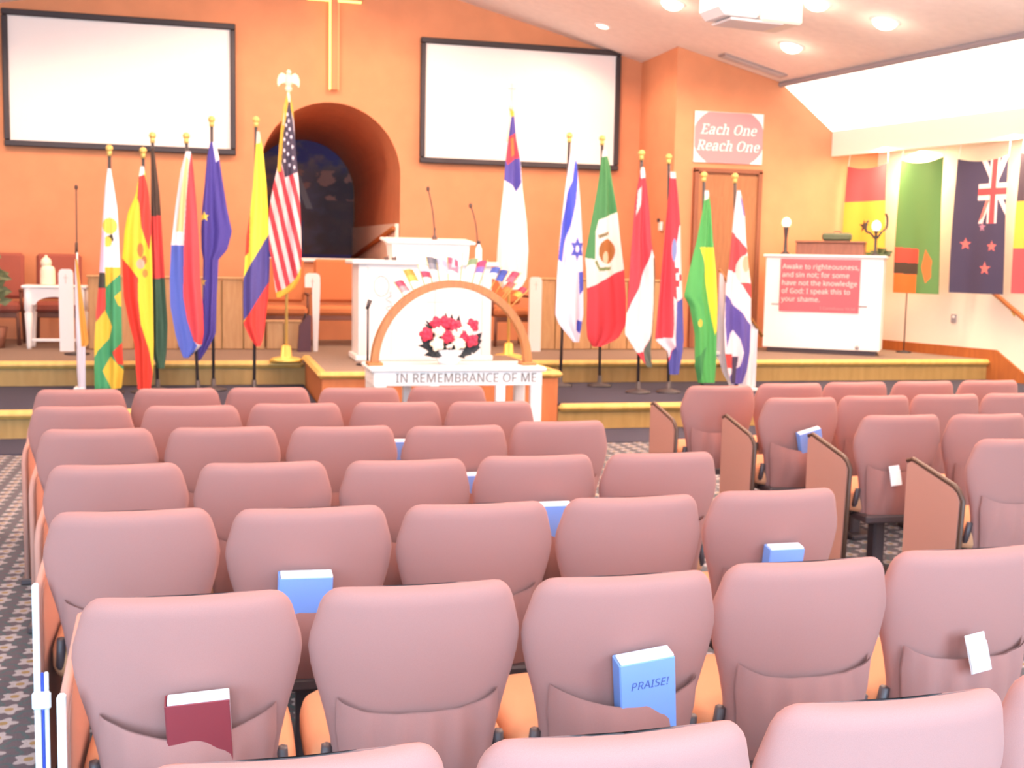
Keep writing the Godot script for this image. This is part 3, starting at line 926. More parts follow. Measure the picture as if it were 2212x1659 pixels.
func build_ceiling_things() -> void:
	var tilt := Basis(Vector3(0, 0, 1), -atan(SLOPE_RIGHT))
	var spots := [[4.92, -14.54, "small bright ceiling downlight above the right projection screen"], [5.15, -12.76, "ceiling downlight at the top edge, left of the projector"], [6.83, -11.03, "ceiling downlight nearest the bright cove"], [6.68, -12.77, "ceiling downlight in front of the ceiling vent"], [6.13, -11.21, "ceiling downlight at the top edge, right of the projector"],
		[2.6, -13.2, "added ceiling downlight above the stage, out of frame"], [0.2, -13.2, "added ceiling downlight above the eagle flag, out of frame"], [-2.4, -13.2, "added ceiling downlight above the left screen, out of frame"], [3.0, -8.5, "added ceiling downlight above the communion table, out of frame"], [-1.5, -8.5, "added ceiling downlight above the front left rows, out of frame"], [2.8, -4.5, "added ceiling downlight above the middle rows, out of frame"], [-1.5, -4.0, "added ceiling downlight above the left aisle, out of frame"], [6.2, -6.5, "added ceiling downlight above the right rows, out of frame"], [0.5, -1.0, "added ceiling downlight above the nearest row, out of frame"], [4.8, -1.5, "added ceiling downlight above the near right seats, out of frame"]]  # the out of frame ones are added to brighten stage and rows
	for k in spots.size():
		var x: float = spots[k][0]
		var o := thing("ceiling_downlight", spots[k][2], "downlight", Vector3(x, ceiling_y(x), spots[k][1]), 0.0)
		var lean := tilt if x > AXIS else Basis(Vector3(0, 0, 1), atan(SLOPE_LEFT))
		o.basis = lean
		var big := 0.085 if k == 0 else 0.13  # lens widened and domed to imitate bloom
		var drop := 0.03 if k == 0 else 0.08
		part("lens", lathe([Vector2(0, -drop), Vector2(big * 0.5, -drop * 0.92), Vector2(big * 0.8, -drop * 0.66), Vector2(big * 0.96, -drop * 0.36), Vector2(big, -0.001)], 24), M.lamp_face, o)
		part("rim", lathe([Vector2(big, -0.012), Vector2(big + 0.025, -0.012), Vector2(big + 0.03, -0.001)], 24), M.white, o)
		var l := SpotLight3D.new()
		l.name = "glow"
		l.light_color = Color(1.0, 0.83, 0.70)
		l.light_energy = [1.2, 2.0, 2.0, 1.8, 2.0, 4.4, 5.0, 5.0, 3.5, 4.0, 5.0, 4.0, 3.5, 5.0, 4.0][k]
		l.light_size = 0.1
		l.spot_angle = 84.0
		l.spot_angle_attenuation = 0.4
		l.spot_range = 40.0
		l.spot_attenuation = 2.0
		l.shadow_enabled = true
		o.add_child(l)
		l.position = Vector3(0, -0.11, 0)
		l.basis = Basis(Vector3.RIGHT, -PI / 2)
		if k > 0 and k < 5:   # added omni imitates the haze halo round the lamp
			var h := OmniLight3D.new()
			h.name = "added_halo"
			h.light_color = Color(1.0, 0.88, 0.76)
			h.light_energy = 0.06
			h.light_size = 0.06
			h.omni_range = 20.0
			h.omni_attenuation = 2.0
			h.shadow_enabled = true
			o.add_child(h)
			h.position = Vector3(0, -0.16, 0)
	# unseen bowl pendants, added above the frame to brighten the ceiling
	for q in [[-1.0, 4.1, -8.0, 32.0], [4.6, 3.75, -7.6, 56.0], [7.0, 3.4, -6.0, 42.0]]:
		var o := thing("added_pendant", "added bowl pendant brightening the ceiling above the " + ("left rows" if q[0] < 0.0 else "aisle" if q[0] < 5.0 else "right rows"), "pendant", Vector3(q[0], q[1], q[2]), 0.0)
		part("bowl", lathe([Vector2(0, -0.12), Vector2(0.14, -0.10), Vector2(0.24, -0.03), Vector2(0.28, 0.05), Vector2(0.27, 0.05), Vector2(0.22, -0.02), Vector2(0.12, -0.08), Vector2(0, -0.09)], 28), M.white, o)
		part("lamp_glow", lathe([Vector2(0, -0.02), Vector2(0.2, -0.02), Vector2(0.2, -0.01), Vector2(0, -0.005)], 20), M.lamp_face, o)
		part("stem", tube([Vector3(0, -0.08, 0), Vector3(0, ceiling_y(q[0]) - q[1], 0)], 0.012, 8), M.white, o)
		area(o, "glow", Vector3(0, 0.03, 0), Vector2(0.34, 0.34), Vector3.UP, Color(1.0, 0.89, 0.83), q[3])
	# slot vent
	var v := thing("ceiling_vent", "long grey slot vent in the ceiling by the door wall", "vent", Vector3(6.78, ceiling_y(6.78) - 0.012, -13.98))
	v.basis = tilt
	part("frame", box(Vector3.ZERO, Vector3(0.92, 0.02, 0.2), 0.004), M.vent, v)
	for k in 3:
		part("slat", box(Vector3(0, -0.014, -0.055 + 0.055 * k), Vector3(0.86, 0.012, 0.03), 0.002), M.vent_slat, v)
	# projector on a drop pole
	var p := thing("projector", "white ceiling projector hanging at the top edge of the frame", "projector", Vector3(4.3, 3.72, -9.0))
	p.basis = Basis(Vector3.UP, 0.12)
	var st := begin()
	bx(st, Vector3(-0.16, 0.02, 0), Vector3(0.42, 0.3, 0.42), 0.06)
	part("body", finish(st), M.white, p)
	part("rear_case", box(Vector3(0.22, 0.0, -0.02), Vector3(0.4, 0.3, 0.4), 0.02), M.cream, p)
	part("lens", lathe([Vector2(0, 0.03), Vector2(0.05, 0.03), Vector2(0.06, 0.0), Vector2(0.06, -0.05)], 18, Vector3(-0.16, 0.02, -0.24), Basis(Vector3.RIGHT, -PI / 2)), M.dark, p)
	part("mount_pole", tube([Vector3(0, 0.1, 0), Vector3(0, ceiling_y(4.3) - 3.74, 0)], 0.025, 10), M.white, p)
	part("base_plate", box(Vector3(0, -0.15, 0), Vector3(0.5, 0.02, 0.3), 0.005), M.white_shade, p)

func build_front_wall_things() -> void:
	# projection screens: [left, right, bottom, top]
	var names := ["large white projection screen in a black frame, left of the cross", "large white projection screen in a black frame, right of the arched niche"]
	var sizes := [[-2.43, 0.335, 2.88, 4.52], [2.725, 5.535, 2.885, 4.522]]
	for k in 2:
		var q: Array = sizes[k]
		var c := Vector3((q[0] + q[1]) / 2, (q[2] + q[3]) / 2, BACK + 0.05)
		var w: float = q[1] - q[0]
		var h: float = q[3] - q[2]
		var o := thing("projection_screen", names[k], "screen", c)
		part("screen_cloth", box(Vector3.ZERO, Vector3(w - 0.06, h - 0.06, 0.02), 0.0), M.screen, o)
		for s in [-1.0, 1.0]:
			part("frame_bar", box(Vector3(0, s * (h / 2 - 0.035), 0.02), Vector3(w, 0.075, 0.06), 0.01), M.frame, o)
			part("frame_bar", box(Vector3(s * (w / 2 - 0.035), 0, 0.02), Vector3(0.07, h - 0.15, 0.06), 0.01), M.frame, o)
	# backlit cross
	var c := thing("wall_cross", "tall thin orange wall cross with glowing yellow edges above the arched niche", "cross", Vector3(1.585, 0, BACK + 0.09))
	part("upright", box(Vector3(0, 4.50, 0.0), Vector3(0.085, 1.46, 0.05), 0.005), M.cross_face, c)
	part("crossbar", box(Vector3(0, 4.96, 0.0), Vector3(0.70, 0.085, 0.05), 0.005), M.cross_face, c)
	part("lit_edge", box(Vector3(-0.055, 4.50, -0.015), Vector3(0.022, 1.45, 0.05), 0.004), M.cross_edge, c)
	part("lit_edge", box(Vector3(0.055, 4.50, -0.03), Vector3(0.02, 1.45, 0.03), 0.004), M.cross_edge_dim, c)
	part("lit_edge", box(Vector3(0, 4.908, -0.02), Vector3(0.70, 0.03, 0.04), 0.004), M.cross_edge, c)
	# mural at the end of the niche
	var st := begin()
	var poly := [Vector2(-0.9, 0), Vector2(0.9, 0), Vector2(0.9, 1.13)]
	for k in range(1, 24):
		var a := PI * k / 24
		poly.append(Vector2(0.9 * cos(a), 1.13 + 0.9 * sin(a)))
	poly.append(Vector2(-0.9, 1.13))
	prism_into(st, poly, 0.03)
	var mural := single("mural", finish(st), M.mural, "dark arched landscape mural at the back of the niche", "mural", Vector3(AXIS, 1.59, BACK - 5.08))
	# sill of the niche
	var sill := begin()
	bx(sill, Vector3(AXIS, 1.56, BACK + 0.03), Vector3(2.0, 0.05, 0.08), 0.01)
	struct("trim_3", finish(sill), M.white, "white sill along the bottom of the arched niche", "trim")
	# door, frame and sign on the nearer wall
	var d := Node3D.new()
	d.name = "door_1"
	add_child(d)
	d.position = Vector3(6.63, 0.5, SIDE)
	tag(d, "brown wooden door behind the flags, right of the stage", "door")
	d.set_meta("kind", "structure")
	var dl := part("leaf", box(Vector3(0, 1.14, 0.02), Vector3(0.86, 2.28, 0.04), 0.004), M.door, d)
	for s in [-1.0, 1.0]:
		part("jamb", box(Vector3(s * 0.455, 1.17, 0.03), Vector3(0.06, 2.34, 0.07), 0.006), M.door_frame, d)
	part("head", box(Vector3(0, 2.335, 0.03), Vector3(0.97, 0.06, 0.07), 0.006), M.door_frame, d)
	part("door_handle", ball(0.035, Vector3(-0.36, 1.0, 0.07)), M.brass, dl)
	var sg := thing("door_sign", "white sign with a red oval and white script above the brown door", "sign", Vector3(6.622, 3.265, SIDE + 0.015))
	part("board", box(Vector3.ZERO, Vector3(0.98, 0.66, 0.02), 0.004), M.paper, sg)
	var oval := begin()
	var ov := []
	for k in 40:
		var a := TAU * k / 40
		ov.append(Vector2(clampf(0.52 * cos(a), -0.485, 0.485), clampf(0.40 * sin(a), -0.325, 0.325)))
	prism_into(oval, ov, 0.006)
	part("oval", finish(oval), M.sign_pink, sg, Vector3(0, 0, 0.011))
	part("lettering", words("Each One", 0.178, 0.004, true, 0.25), M.paper, sg, Vector3(0, 0.1, 0.021))
	part("lettering", words("Reach One", 0.178, 0.004, true, 0.25), M.paper, sg, Vector3(0.0, -0.11, 0.021))
	var th := thing("wall_thermostat", "small pale box with a dark button on the wall left of the brown door", "thermostat", Vector3(5.86, 2.1, -14.62))
	part("case", box(Vector3(-0.02, 0, 0), Vector3(0.04, 0.12, 0.09), 0.008), M.white, th)
	part("button", box(Vector3(-0.045, 0.08, -0.02), Vector3(0.03, 0.05, 0.05), 0.006), M.dark, th)

# ------------------------------------------------------------------ stage
func build_stage() -> void:
	var right := 9.36
	var mid := (BACK + STAGE_EDGE) / 2
	var deep := STAGE_EDGE - BACK
	var st := begin()
	bx(st, Vector3((right - 9.0) / 2, 0.235, mid), Vector3(right + 9.0, 0.47, deep), 0.0)
	struct("stage_platform", finish(st), M.riser, "tan wood riser of the stage platform", "stage")
	struct("stage_floor", box(Vector3((right - 9.0) / 2, 0.485, mid), Vector3(right + 9.0, 0.03, deep - 0.02), 0.0), M.stage_carpet, "tan grey carpet on top of the stage", "stage floor")
	var lb := begin()
	var lm := (STAGE_EDGE + STEP_EDGE) / 2
	var ld := STEP_EDGE - STAGE_EDGE
	for q in [[-9.0, 0.95], [3.2, right + 0.35]]:
		bx(lb, Vector3((q[0] + q[1]) / 2, 0.11, lm), Vector3(q[1] - q[0], 0.22, ld), 0.0)
	struct("stage_step", finish(lb), M.riser, "tan wood riser of the wide lower step before the stage", "step")
	var tr := begin()
	for q in [[-9.0, 0.95], [3.2, right + 0.35]]:
		bx(tr, Vector3((q[0] + q[1]) / 2, 0.235, lm), Vector3(q[1] - q[0], 0.03, ld - 0.02), 0.0)
	struct("stage_step_carpet", finish(tr), M.tread, "dark blue grey carpet on the wide lower step", "step carpet")
	struct("floor_border", box(Vector3(0.5, 0.004, STEP_EDGE + 0.42), Vector3(19, 0.008, 0.82), 0.0), M.tread, "dark carpet strip on the floor along the foot of the step", "carpet strip")
	# rounded oak nosings
	for q in [["trim_4", -9.0, 0.95, 0.49, STAGE_EDGE], ["trim_5", 3.2, right, 0.49, STAGE_EDGE], ["trim_6", -9.0, 0.95, 0.24, STEP_EDGE], ["trim_7", 3.2, right + 0.35, 0.24, STEP_EDGE]]:
		struct(q[0], box(Vector3((q[1] + q[2]) / 2, q[3] - 0.025, q[4] + 0.01), Vector3(q[2] - q[1], 0.075, 0.09), 0.03), M.nosing, "yellow oak nosing along the edge of the " + ("stage" if q[3] > 0.3 else "lower step") + (", left of the dais" if q[1] < 0 else ", right of the dais"), "nosing")
	# dais in the middle
	var d := thing("dais", "projecting orange brown wooden dais with oak nosing in the middle of the stage", "dais", Vector3(2.08, 0, -11.42))
	part("body", box(Vector3(0, 0.25, 0), Vector3(2.22, 0.50, 1.92), 0.0), M.dais, d)
	part("carpet", box(Vector3(0, 0.535, 0), Vector3(2.16, 0.05, 1.86), 0.0), M.stage_carpet, d)
	part("nosing", box(Vector3(0, 0.535, 0.95), Vector3(2.30, 0.06, 0.1), 0.025), M.nosing, d)
	for s in [-1.0, 1.0]:
		part("nosing", box(Vector3(s * 1.1, 0.535, 0), Vector3(0.1, 0.06, 1.84), 0.025), M.nosing, d)

# ------------------------------------------------------------------ seats
func chair_half_width(y: float) -> float:
	var k := [[0.33, 0.176], [0.42, 0.184], [0.52, 0.196], [0.60, 0.217], [0.66, 0.235], [0.715, 0.244], [0.75, 0.240], [0.80, 0.226], [0.86, 0.210]]
	for i in k.size() - 1:
		if y <= k[i + 1][0]:
			var t: float = clampf((y - k[i][0]) / (k[i + 1][0] - k[i][0]), 0.0, 1.0)
			return lerpf(k[i][1], k[i + 1][1], t)
	return 0.210

func lean_z(x: float, y: float) -> float:   # the back leans towards the rear and wraps forward at its sides
	return (y - 0.86) * 0.12 - 0.75 * x * x

func chair_back() -> ArrayMesh:
	var st := begin(true)
	var n := 36
	var ys := [0.33, 0.335, 0.35, 0.38, 0.44, 0.50, 0.56, 0.60, 0.64, 0.68, 0.72, 0.75, 0.78, 0.80, 0.82, 0.835, 0.848, 0.856, 0.86]
	var rings := []
	for y in ys:
		var w := chair_half_width(y)
		var t := 0.036
		if y > 0.815:   # rounded top corners and top edge
			var d: float = (y - 0.815) / 0.045
			w -= 0.036 * (1.0 - sqrt(maxf(0.0, 1.0 - d * d)))
		if y > 0.83:
			var d: float = (y - 0.83) / 0.03
			t *= sqrt(maxf(0.0, 1.0 - d * d * 0.98))
		if y < 0.35:
			t *= sqrt(clampf((y - 0.325) / 0.025, 0.03, 1.0))
		var ring := []
		for i in n:
			var a := TAU * i / n
			var cx := signf(cos(a)) * pow(absf(cos(a)), 0.45)
			var sz := signf(sin(a)) * pow(absf(sin(a)), 0.8)
			var x := w * cx
			ring.append(Vector3(x, y, lean_z(x, y) + t * sz))
		rings.append(ring)
	for k in rings.size() - 1:
		for i in n:
			var j := (i + 1) % n
			quad(st, rings[k][j], rings[k][i], rings[k + 1][i], rings[k + 1][j])
	for k in [0, rings.size() - 1]:
		var c := Vector3.ZERO
		for v in rings[k]:
			c += v / n
		for i in n:
			var j := (i + 1) % n
			if k == 0:
				tri(st, c, rings[k][i], rings[k][j])
			else:
				tri(st, c, rings[k][j], rings[k][i])
	return finish(st)

func chair_pocket(full: bool) -> ArrayMesh:   # gathered cloth pocket with a drooping top edge
	return cloth(30, 14, func(u: float, v: float) -> Array:
		var s := 2.0 * u - 1.0
		var top := 0.577 + 0.034 * s * s * s * s
		if full:
			top = 0.568 + 0.042 * s * s
		var y := lerpf(top, 0.345, v)
		var x := s * minf(0.185, chair_half_width(y) - 0.014)
		var pleat := 0.0075 * sin(s * 17.0 - 7.0 * s * absf(s) * v) * sin(PI * clampf(0.12 + v * 0.85, 0.0, 1.0)) * ((0.12 if full else 0.45) + 0.9 * absf(s)) * (1.0 - pow(absf(s), 6.0))
		var bulge := 0.012 + (0.060 * sin(PI * (0.27 + 0.68 * v)) if full else 0.026 * sin(PI * (0.14 + 0.80 * v))) * (1.0 - s * s)
		if absf(s) > 0.99:
			bulge = 0.002
		return [Vector3(x, y, lean_z(x, y) + 0.036 + bulge + pleat), Vector2(u, v)], 0.006)

func chair_seat() -> ArrayMesh:
	var st := begin(true)
	var n := 36
	var rows := [[0.355, 0.90], [0.36, 0.97], [0.38, 1.0], [0.42, 1.0], [0.445, 0.97], [0.458, 0.90], [0.464, 0.75], [0.468, 0.4]]
	var rings := []
	for r in rows:
		var ring := []
		for i in n:
			var a := TAU * i / n
			ring.append(Vector3(0.238 * r[1] * signf(cos(a)) * pow(absf(cos(a)), 0.4), r[0], -0.29 + 0.235 * r[1] * signf(sin(a)) * pow(absf(sin(a)), 0.4)))
		rings.append(ring)
	for k in rings.size() - 1:
		for i in n:
			var j := (i + 1) % n
			quad(st, rings[k][j], rings[k][i], rings[k + 1][i], rings[k + 1][j])
	for k in [0, rings.size() - 1]:
		var c: Vector3 = Vector3(0, rows[k][0], -0.29)
		for i in n:
			var j := (i + 1) % n
			if k == 0:
				tri(st, c, rings[k][i], rings[k][j])
			else:
				tri(st, c, rings[k][j], rings[k][i])
	return finish(st)

func make_chair(full: bool) -> Node3D:
	var c := thing("padded_chair", "", "chair")
	part("backrest", chair_back(), M.back, c)
	part("pocket", chair_pocket(full), M.back, c)
	part("seat", chair_seat(), M.seat, c)
	var st := begin()
	bx(st, Vector3(0, 0.335, -0.16), Vector3(0.38, 0.04, 0.34), 0.008)
	part("seat_frame", finish(st), M.dark, c)
	st = begin()
	bx(st, Vector3(0.0, 0.17, -0.2), Vector3(0.065, 0.30, 0.075), 0.01)
	var ped := part("pedestal", finish(st), M.dark, c)
	part("foot", box(Vector3(0, 0.015, -0.2), Vector3(0.16, 0.03, 0.28), 0.008), M.dark, ped)
	for s in [-1.0, 1.0]:
		part("bracket", tube([Vector3(s * 0.185, 0.34, -0.14), Vector3(s * 0.205, 0.40, -0.085), Vector3(s * 0.2, 0.48, -0.07)], 0.014, 6), M.dark, c)
	return c

func make_end(trim: Material) -> Node3D:
	var e := thing("row_end_panel", "", "end panel")
	var poly := [Vector2(0.0, 0.03), Vector2(0.0, 0.58), Vector2(0.02, 0.615), Vector2(0.06, 0.635), Vector2(0.34, 0.70), Vector2(0.37, 0.685), Vector2(0.37, 0.03)]
	var flat := []
	for p in poly:
		flat.append(Vector2(p.x - p.y * 0.05 * (1.0 if p.x < 0.1 else 0.0), p.y))
	var t := Transform3D(Basis(Vector3(0, 0, -1), Vector3.UP, Vector3(1, 0, 0)), Vector3(-0.012, 0, 0))
	part("panel", prism(flat, 0.024, t), M.panel, e)
	var st := begin(true)
	var path := []
	for k in [0, 1, 2, 3, 4, 5]:
		path.append(Vector3(0, flat[k].y + (0.012 if k > 0 and k < 6 else 0.0), -flat[k].x + (0.012 if k < 2 else -0.012 if k > 4 else 0.0)))
	tube_into(st, path, 0.011, 8)
	part("edge_trim", finish(st), trim, e)
	part("foot", box(Vector3(0, 0.015, -0.19), Vector3(0.06, 0.03, 0.44), 0.006), M.dark, e)
	return e

func build_seats() -> void:
	var rows := ["nearest row", "second row from camera", "third row from camera", "fourth row from camera", "fifth row from camera", "sixth row from camera", "front row"]
	var nth := ["leftmost", "second from left", "third from left", "fourth from left", "fifth from left"]
	var left := [
		[[0.118, -1.625], [0.614, -1.61], [1.124, -1.65], [1.63, -1.70]],
		[[-0.05, -2.49], [0.45, -2.48], [0.94, -2.47], [1.435, -2.51], [1.925, -2.55]],
		[[-0.22, -3.37], [0.28, -3.33], [0.775, -3.31], [1.28, -3.33], [1.79, -3.36]],
		[[-0.32, -4.14], [0.18, -4.11], [0.69, -4.09], [1.19, -4.12], [1.69, -4.11]],
		[[-0.46, -5.01], [0.05, -5.0], [0.555, -4.97], [1.05, -4.93], [1.555, -5.02]],
		[[-0.60, -5.78], [-0.09, -5.75], [0.41, -5.79], [0.92, -5.80], [1.41, -5.78]],
		[[-0.68, -6.5], [-0.18, -6.51], [0.31, -6.52], [0.815, -6.48], [1.33, -6.52]]]
	var right_names := ["front row", "second row from stage", "third row from stage", "fourth row from stage"]
	var right := [
		[[3.005, -6.43], [3.53, -6.53], [4.02, -6.575], [4.534, -6.6], [5.05, -6.625]],
		[[3.209, -5.80], [3.71, -5.857], [4.20, -5.885], [4.69, -5.90]],
		[[3.355, -5.05], [3.85, -5.036]],
		[[3.434, -4.265]]]
	var in_pocket := {"2 1": " holding red book", "2 3": " holding blue book", "2 5": " holding white card", "3 2": " holding blue book", "3 5": " holding blue book", "4 3": " holding blue book", "5 4": " holding a book", "6 4": " holding a book", "4 4": " holding blue book"}
	var proto := make_chair(false)
	var proto_full := make_chair(true)
	var end := make_end(M.panel)
	var bare := end.duplicate()
	var end_right := make_end(M.trim_wood)
	var used := {}
	for block in 2:
		var list: Array = left if block == 0 else right
		for r in list.size():
			for k in list[r].size():
				var where: String = (rows[r] if block == 0 else right_names[r])
				var extra: String = in_pocket.get("%d %d" % [r + 1, k + 1], "") if block == 0 else [" holding blue book", " holding white paper"][r - 1] if k == 0 and (r == 1 or r == 2) else ""
				var src := proto_full if extra.contains("book") else proto
				var c: Node3D = src
				if used.has(src):
					c = src.duplicate()
					c.name = numbered("padded_chair")
					add_child(c, true)
				used[src] = true
				c.position = Vector3(list[r][k][0], 0, list[r][k][1])
				c.rotation.y = random.randf_range(-0.012, 0.012)
				tag(c, "pink tan chair, %s block, %s, %s%s" % ["left" if block == 0 else "right", where, nth[k], extra], "chair", "padded chairs in rows, %s block" % ("left" if block == 0 else "right"))
			if block == 0 and r == 0:
				continue
			var e: Node3D = end if block == 0 else end_right
			if r != (1 if block == 0 else 0):
				e = (bare if block == 0 else e).duplicate()
				e.name = numbered("row_end_panel")
				add_child(e, true)
			var p: Array = list[r][0]
			e.position = Vector3(p[0] - (0.256 if block == 0 else 0.285), 0, p[1] - 0.05)
			if block == 0 and r < 3:   # white strips paint the flash glint on the two nearest left rear edges
				part("rear_edge_glint", box(Vector3(0, 0.335, 0.052), Vector3(0.017, 0.66, 0.026), 0.004), M.glossy_white, e).set_meta("label", "flash glint painted on rear edge")
				if r == 2:
					part("blue_line", box(Vector3(0.0125, 0.22, 0.052), Vector3(0.007, 0.38, 0.010), 0.002), M.blue_strip, e)
					part("inner_glint", box(Vector3(0.023, 0.22, 0.050), Vector3(0.012, 0.38, 0.010), 0.003), M.glossy_white, e)
					part("clip", box(Vector3(0.012, 0.335, 0.070), Vector3(0.05, 0.05, 0.016), 0.005), M.glossy_white, e)
			tag(e, "pink end panel with dark edge, %s, %s block" % [rows[r] if block == 0 else right_names[r], "left" if block == 0 else "right"], "end panel", "row end panels")
	build_books()

func book(label: String, at: Vector3, size: Vector3, tilt: float, cover: Material, title := "") -> void:   # standing in a pocket: cover boards, pages, spine
	var o := thing("hymn_book", label, "book", at, 0.0, "books in the chair pockets")
	o.rotation = Vector3(0.18, 0, tilt)
	part("pages", box(Vector3(0.002, 0.0, 0), Vector3(size.x - 0.004, size.y - 0.004, size.z - 0.008), 0.002), M.paper, o)
	part("cover", box(Vector3(0, -0.004, size.z / 2), Vector3(size.x, size.y - 0.004, 0.004), 0.001), cover, o)
	part("cover", box(Vector3(0, -0.004, -size.z / 2), Vector3(size.x, size.y - 0.004, 0.004), 0.001), cover, o)
	part("spine", box(Vector3(-size.x / 2, -0.004, 0), Vector3(0.004, size.y - 0.004, size.z), 0.001), cover, o)
	if title != "":
		part("title", words(title, 0.027, 0.001, false, 0.2), M.title_ink, o, Vector3(0.004, 0.03, size.z / 2 + 0.002))

func build_books() -> void:
	var s := Vector3(0.130, 0.19, 0.044)
	book("dark red hymn book in the pocket of the leftmost chair, second row from the camera", Vector3(-0.027, 0.57, -2.452), s, 0.05, M.book_red)
	book("blue book with dark title in the pocket of the middle chair, second row", Vector3(0.97, 0.60, -2.432), Vector3(0.132, 0.19, 0.050), 0.13, M.book_blue, "PRAISE!")
	book("blue book behind the gap between two chair tops at left, third row", Vector3(0.258, 0.592, -3.295), Vector3(0.15, 0.19, 0.05), -0.02, M.book_blue)
	book("blue book in the pocket of the rightmost chair of the third row", Vector3(1.785, 0.600, -3.325), Vector3(0.118, 0.19, 0.046), 0.0, M.book_blue)
	book("sliver of a blue book in the fourth row, left of the third chair top", Vector3(0.40, 0.60, -4.08), s, 0.0, M.book_blue)
	book("blue book peeking right of the third chair top, fourth row", Vector3(1.235, 0.60, -4.08), s, 0.0, M.book_blue)
	book("pale edge of a book in the fifth row between two chair tops", Vector3(1.10, 0.565, -4.90), s, 0.0, M.book_blue)
	book("pale edge of a book in the sixth row between two chair tops", Vector3(0.93, 0.585, -5.755), s, 0.0, M.book_blue)
	book("blue tilted book in a chair pocket of the right block", Vector3(3.235, 0.60, -5.755), s, 0.28, M.book_blue)
	for q in [[Vector3(1.905, 0.605, -2.49), "white card standing in the pocket of the rightmost chair, second row", 0.16], [Vector3(3.285, 0.565, -5.0), "folded white paper in a chair pocket, third right row from the stage", 0.1]]:
		var o := thing("card", q[1], "card", q[0], 0.0)
		o.rotation = Vector3(-0.16, 0, q[2])
		part("sheet", box(Vector3.ZERO, Vector3(0.058, 0.10, 0.002), 0.0005), M.paper, o)
		part("fold", box(Vector3(0.0, -0.01, 0.006), Vector3(0.056, 0.075, 0.002), 0.0005), M.paper, o)

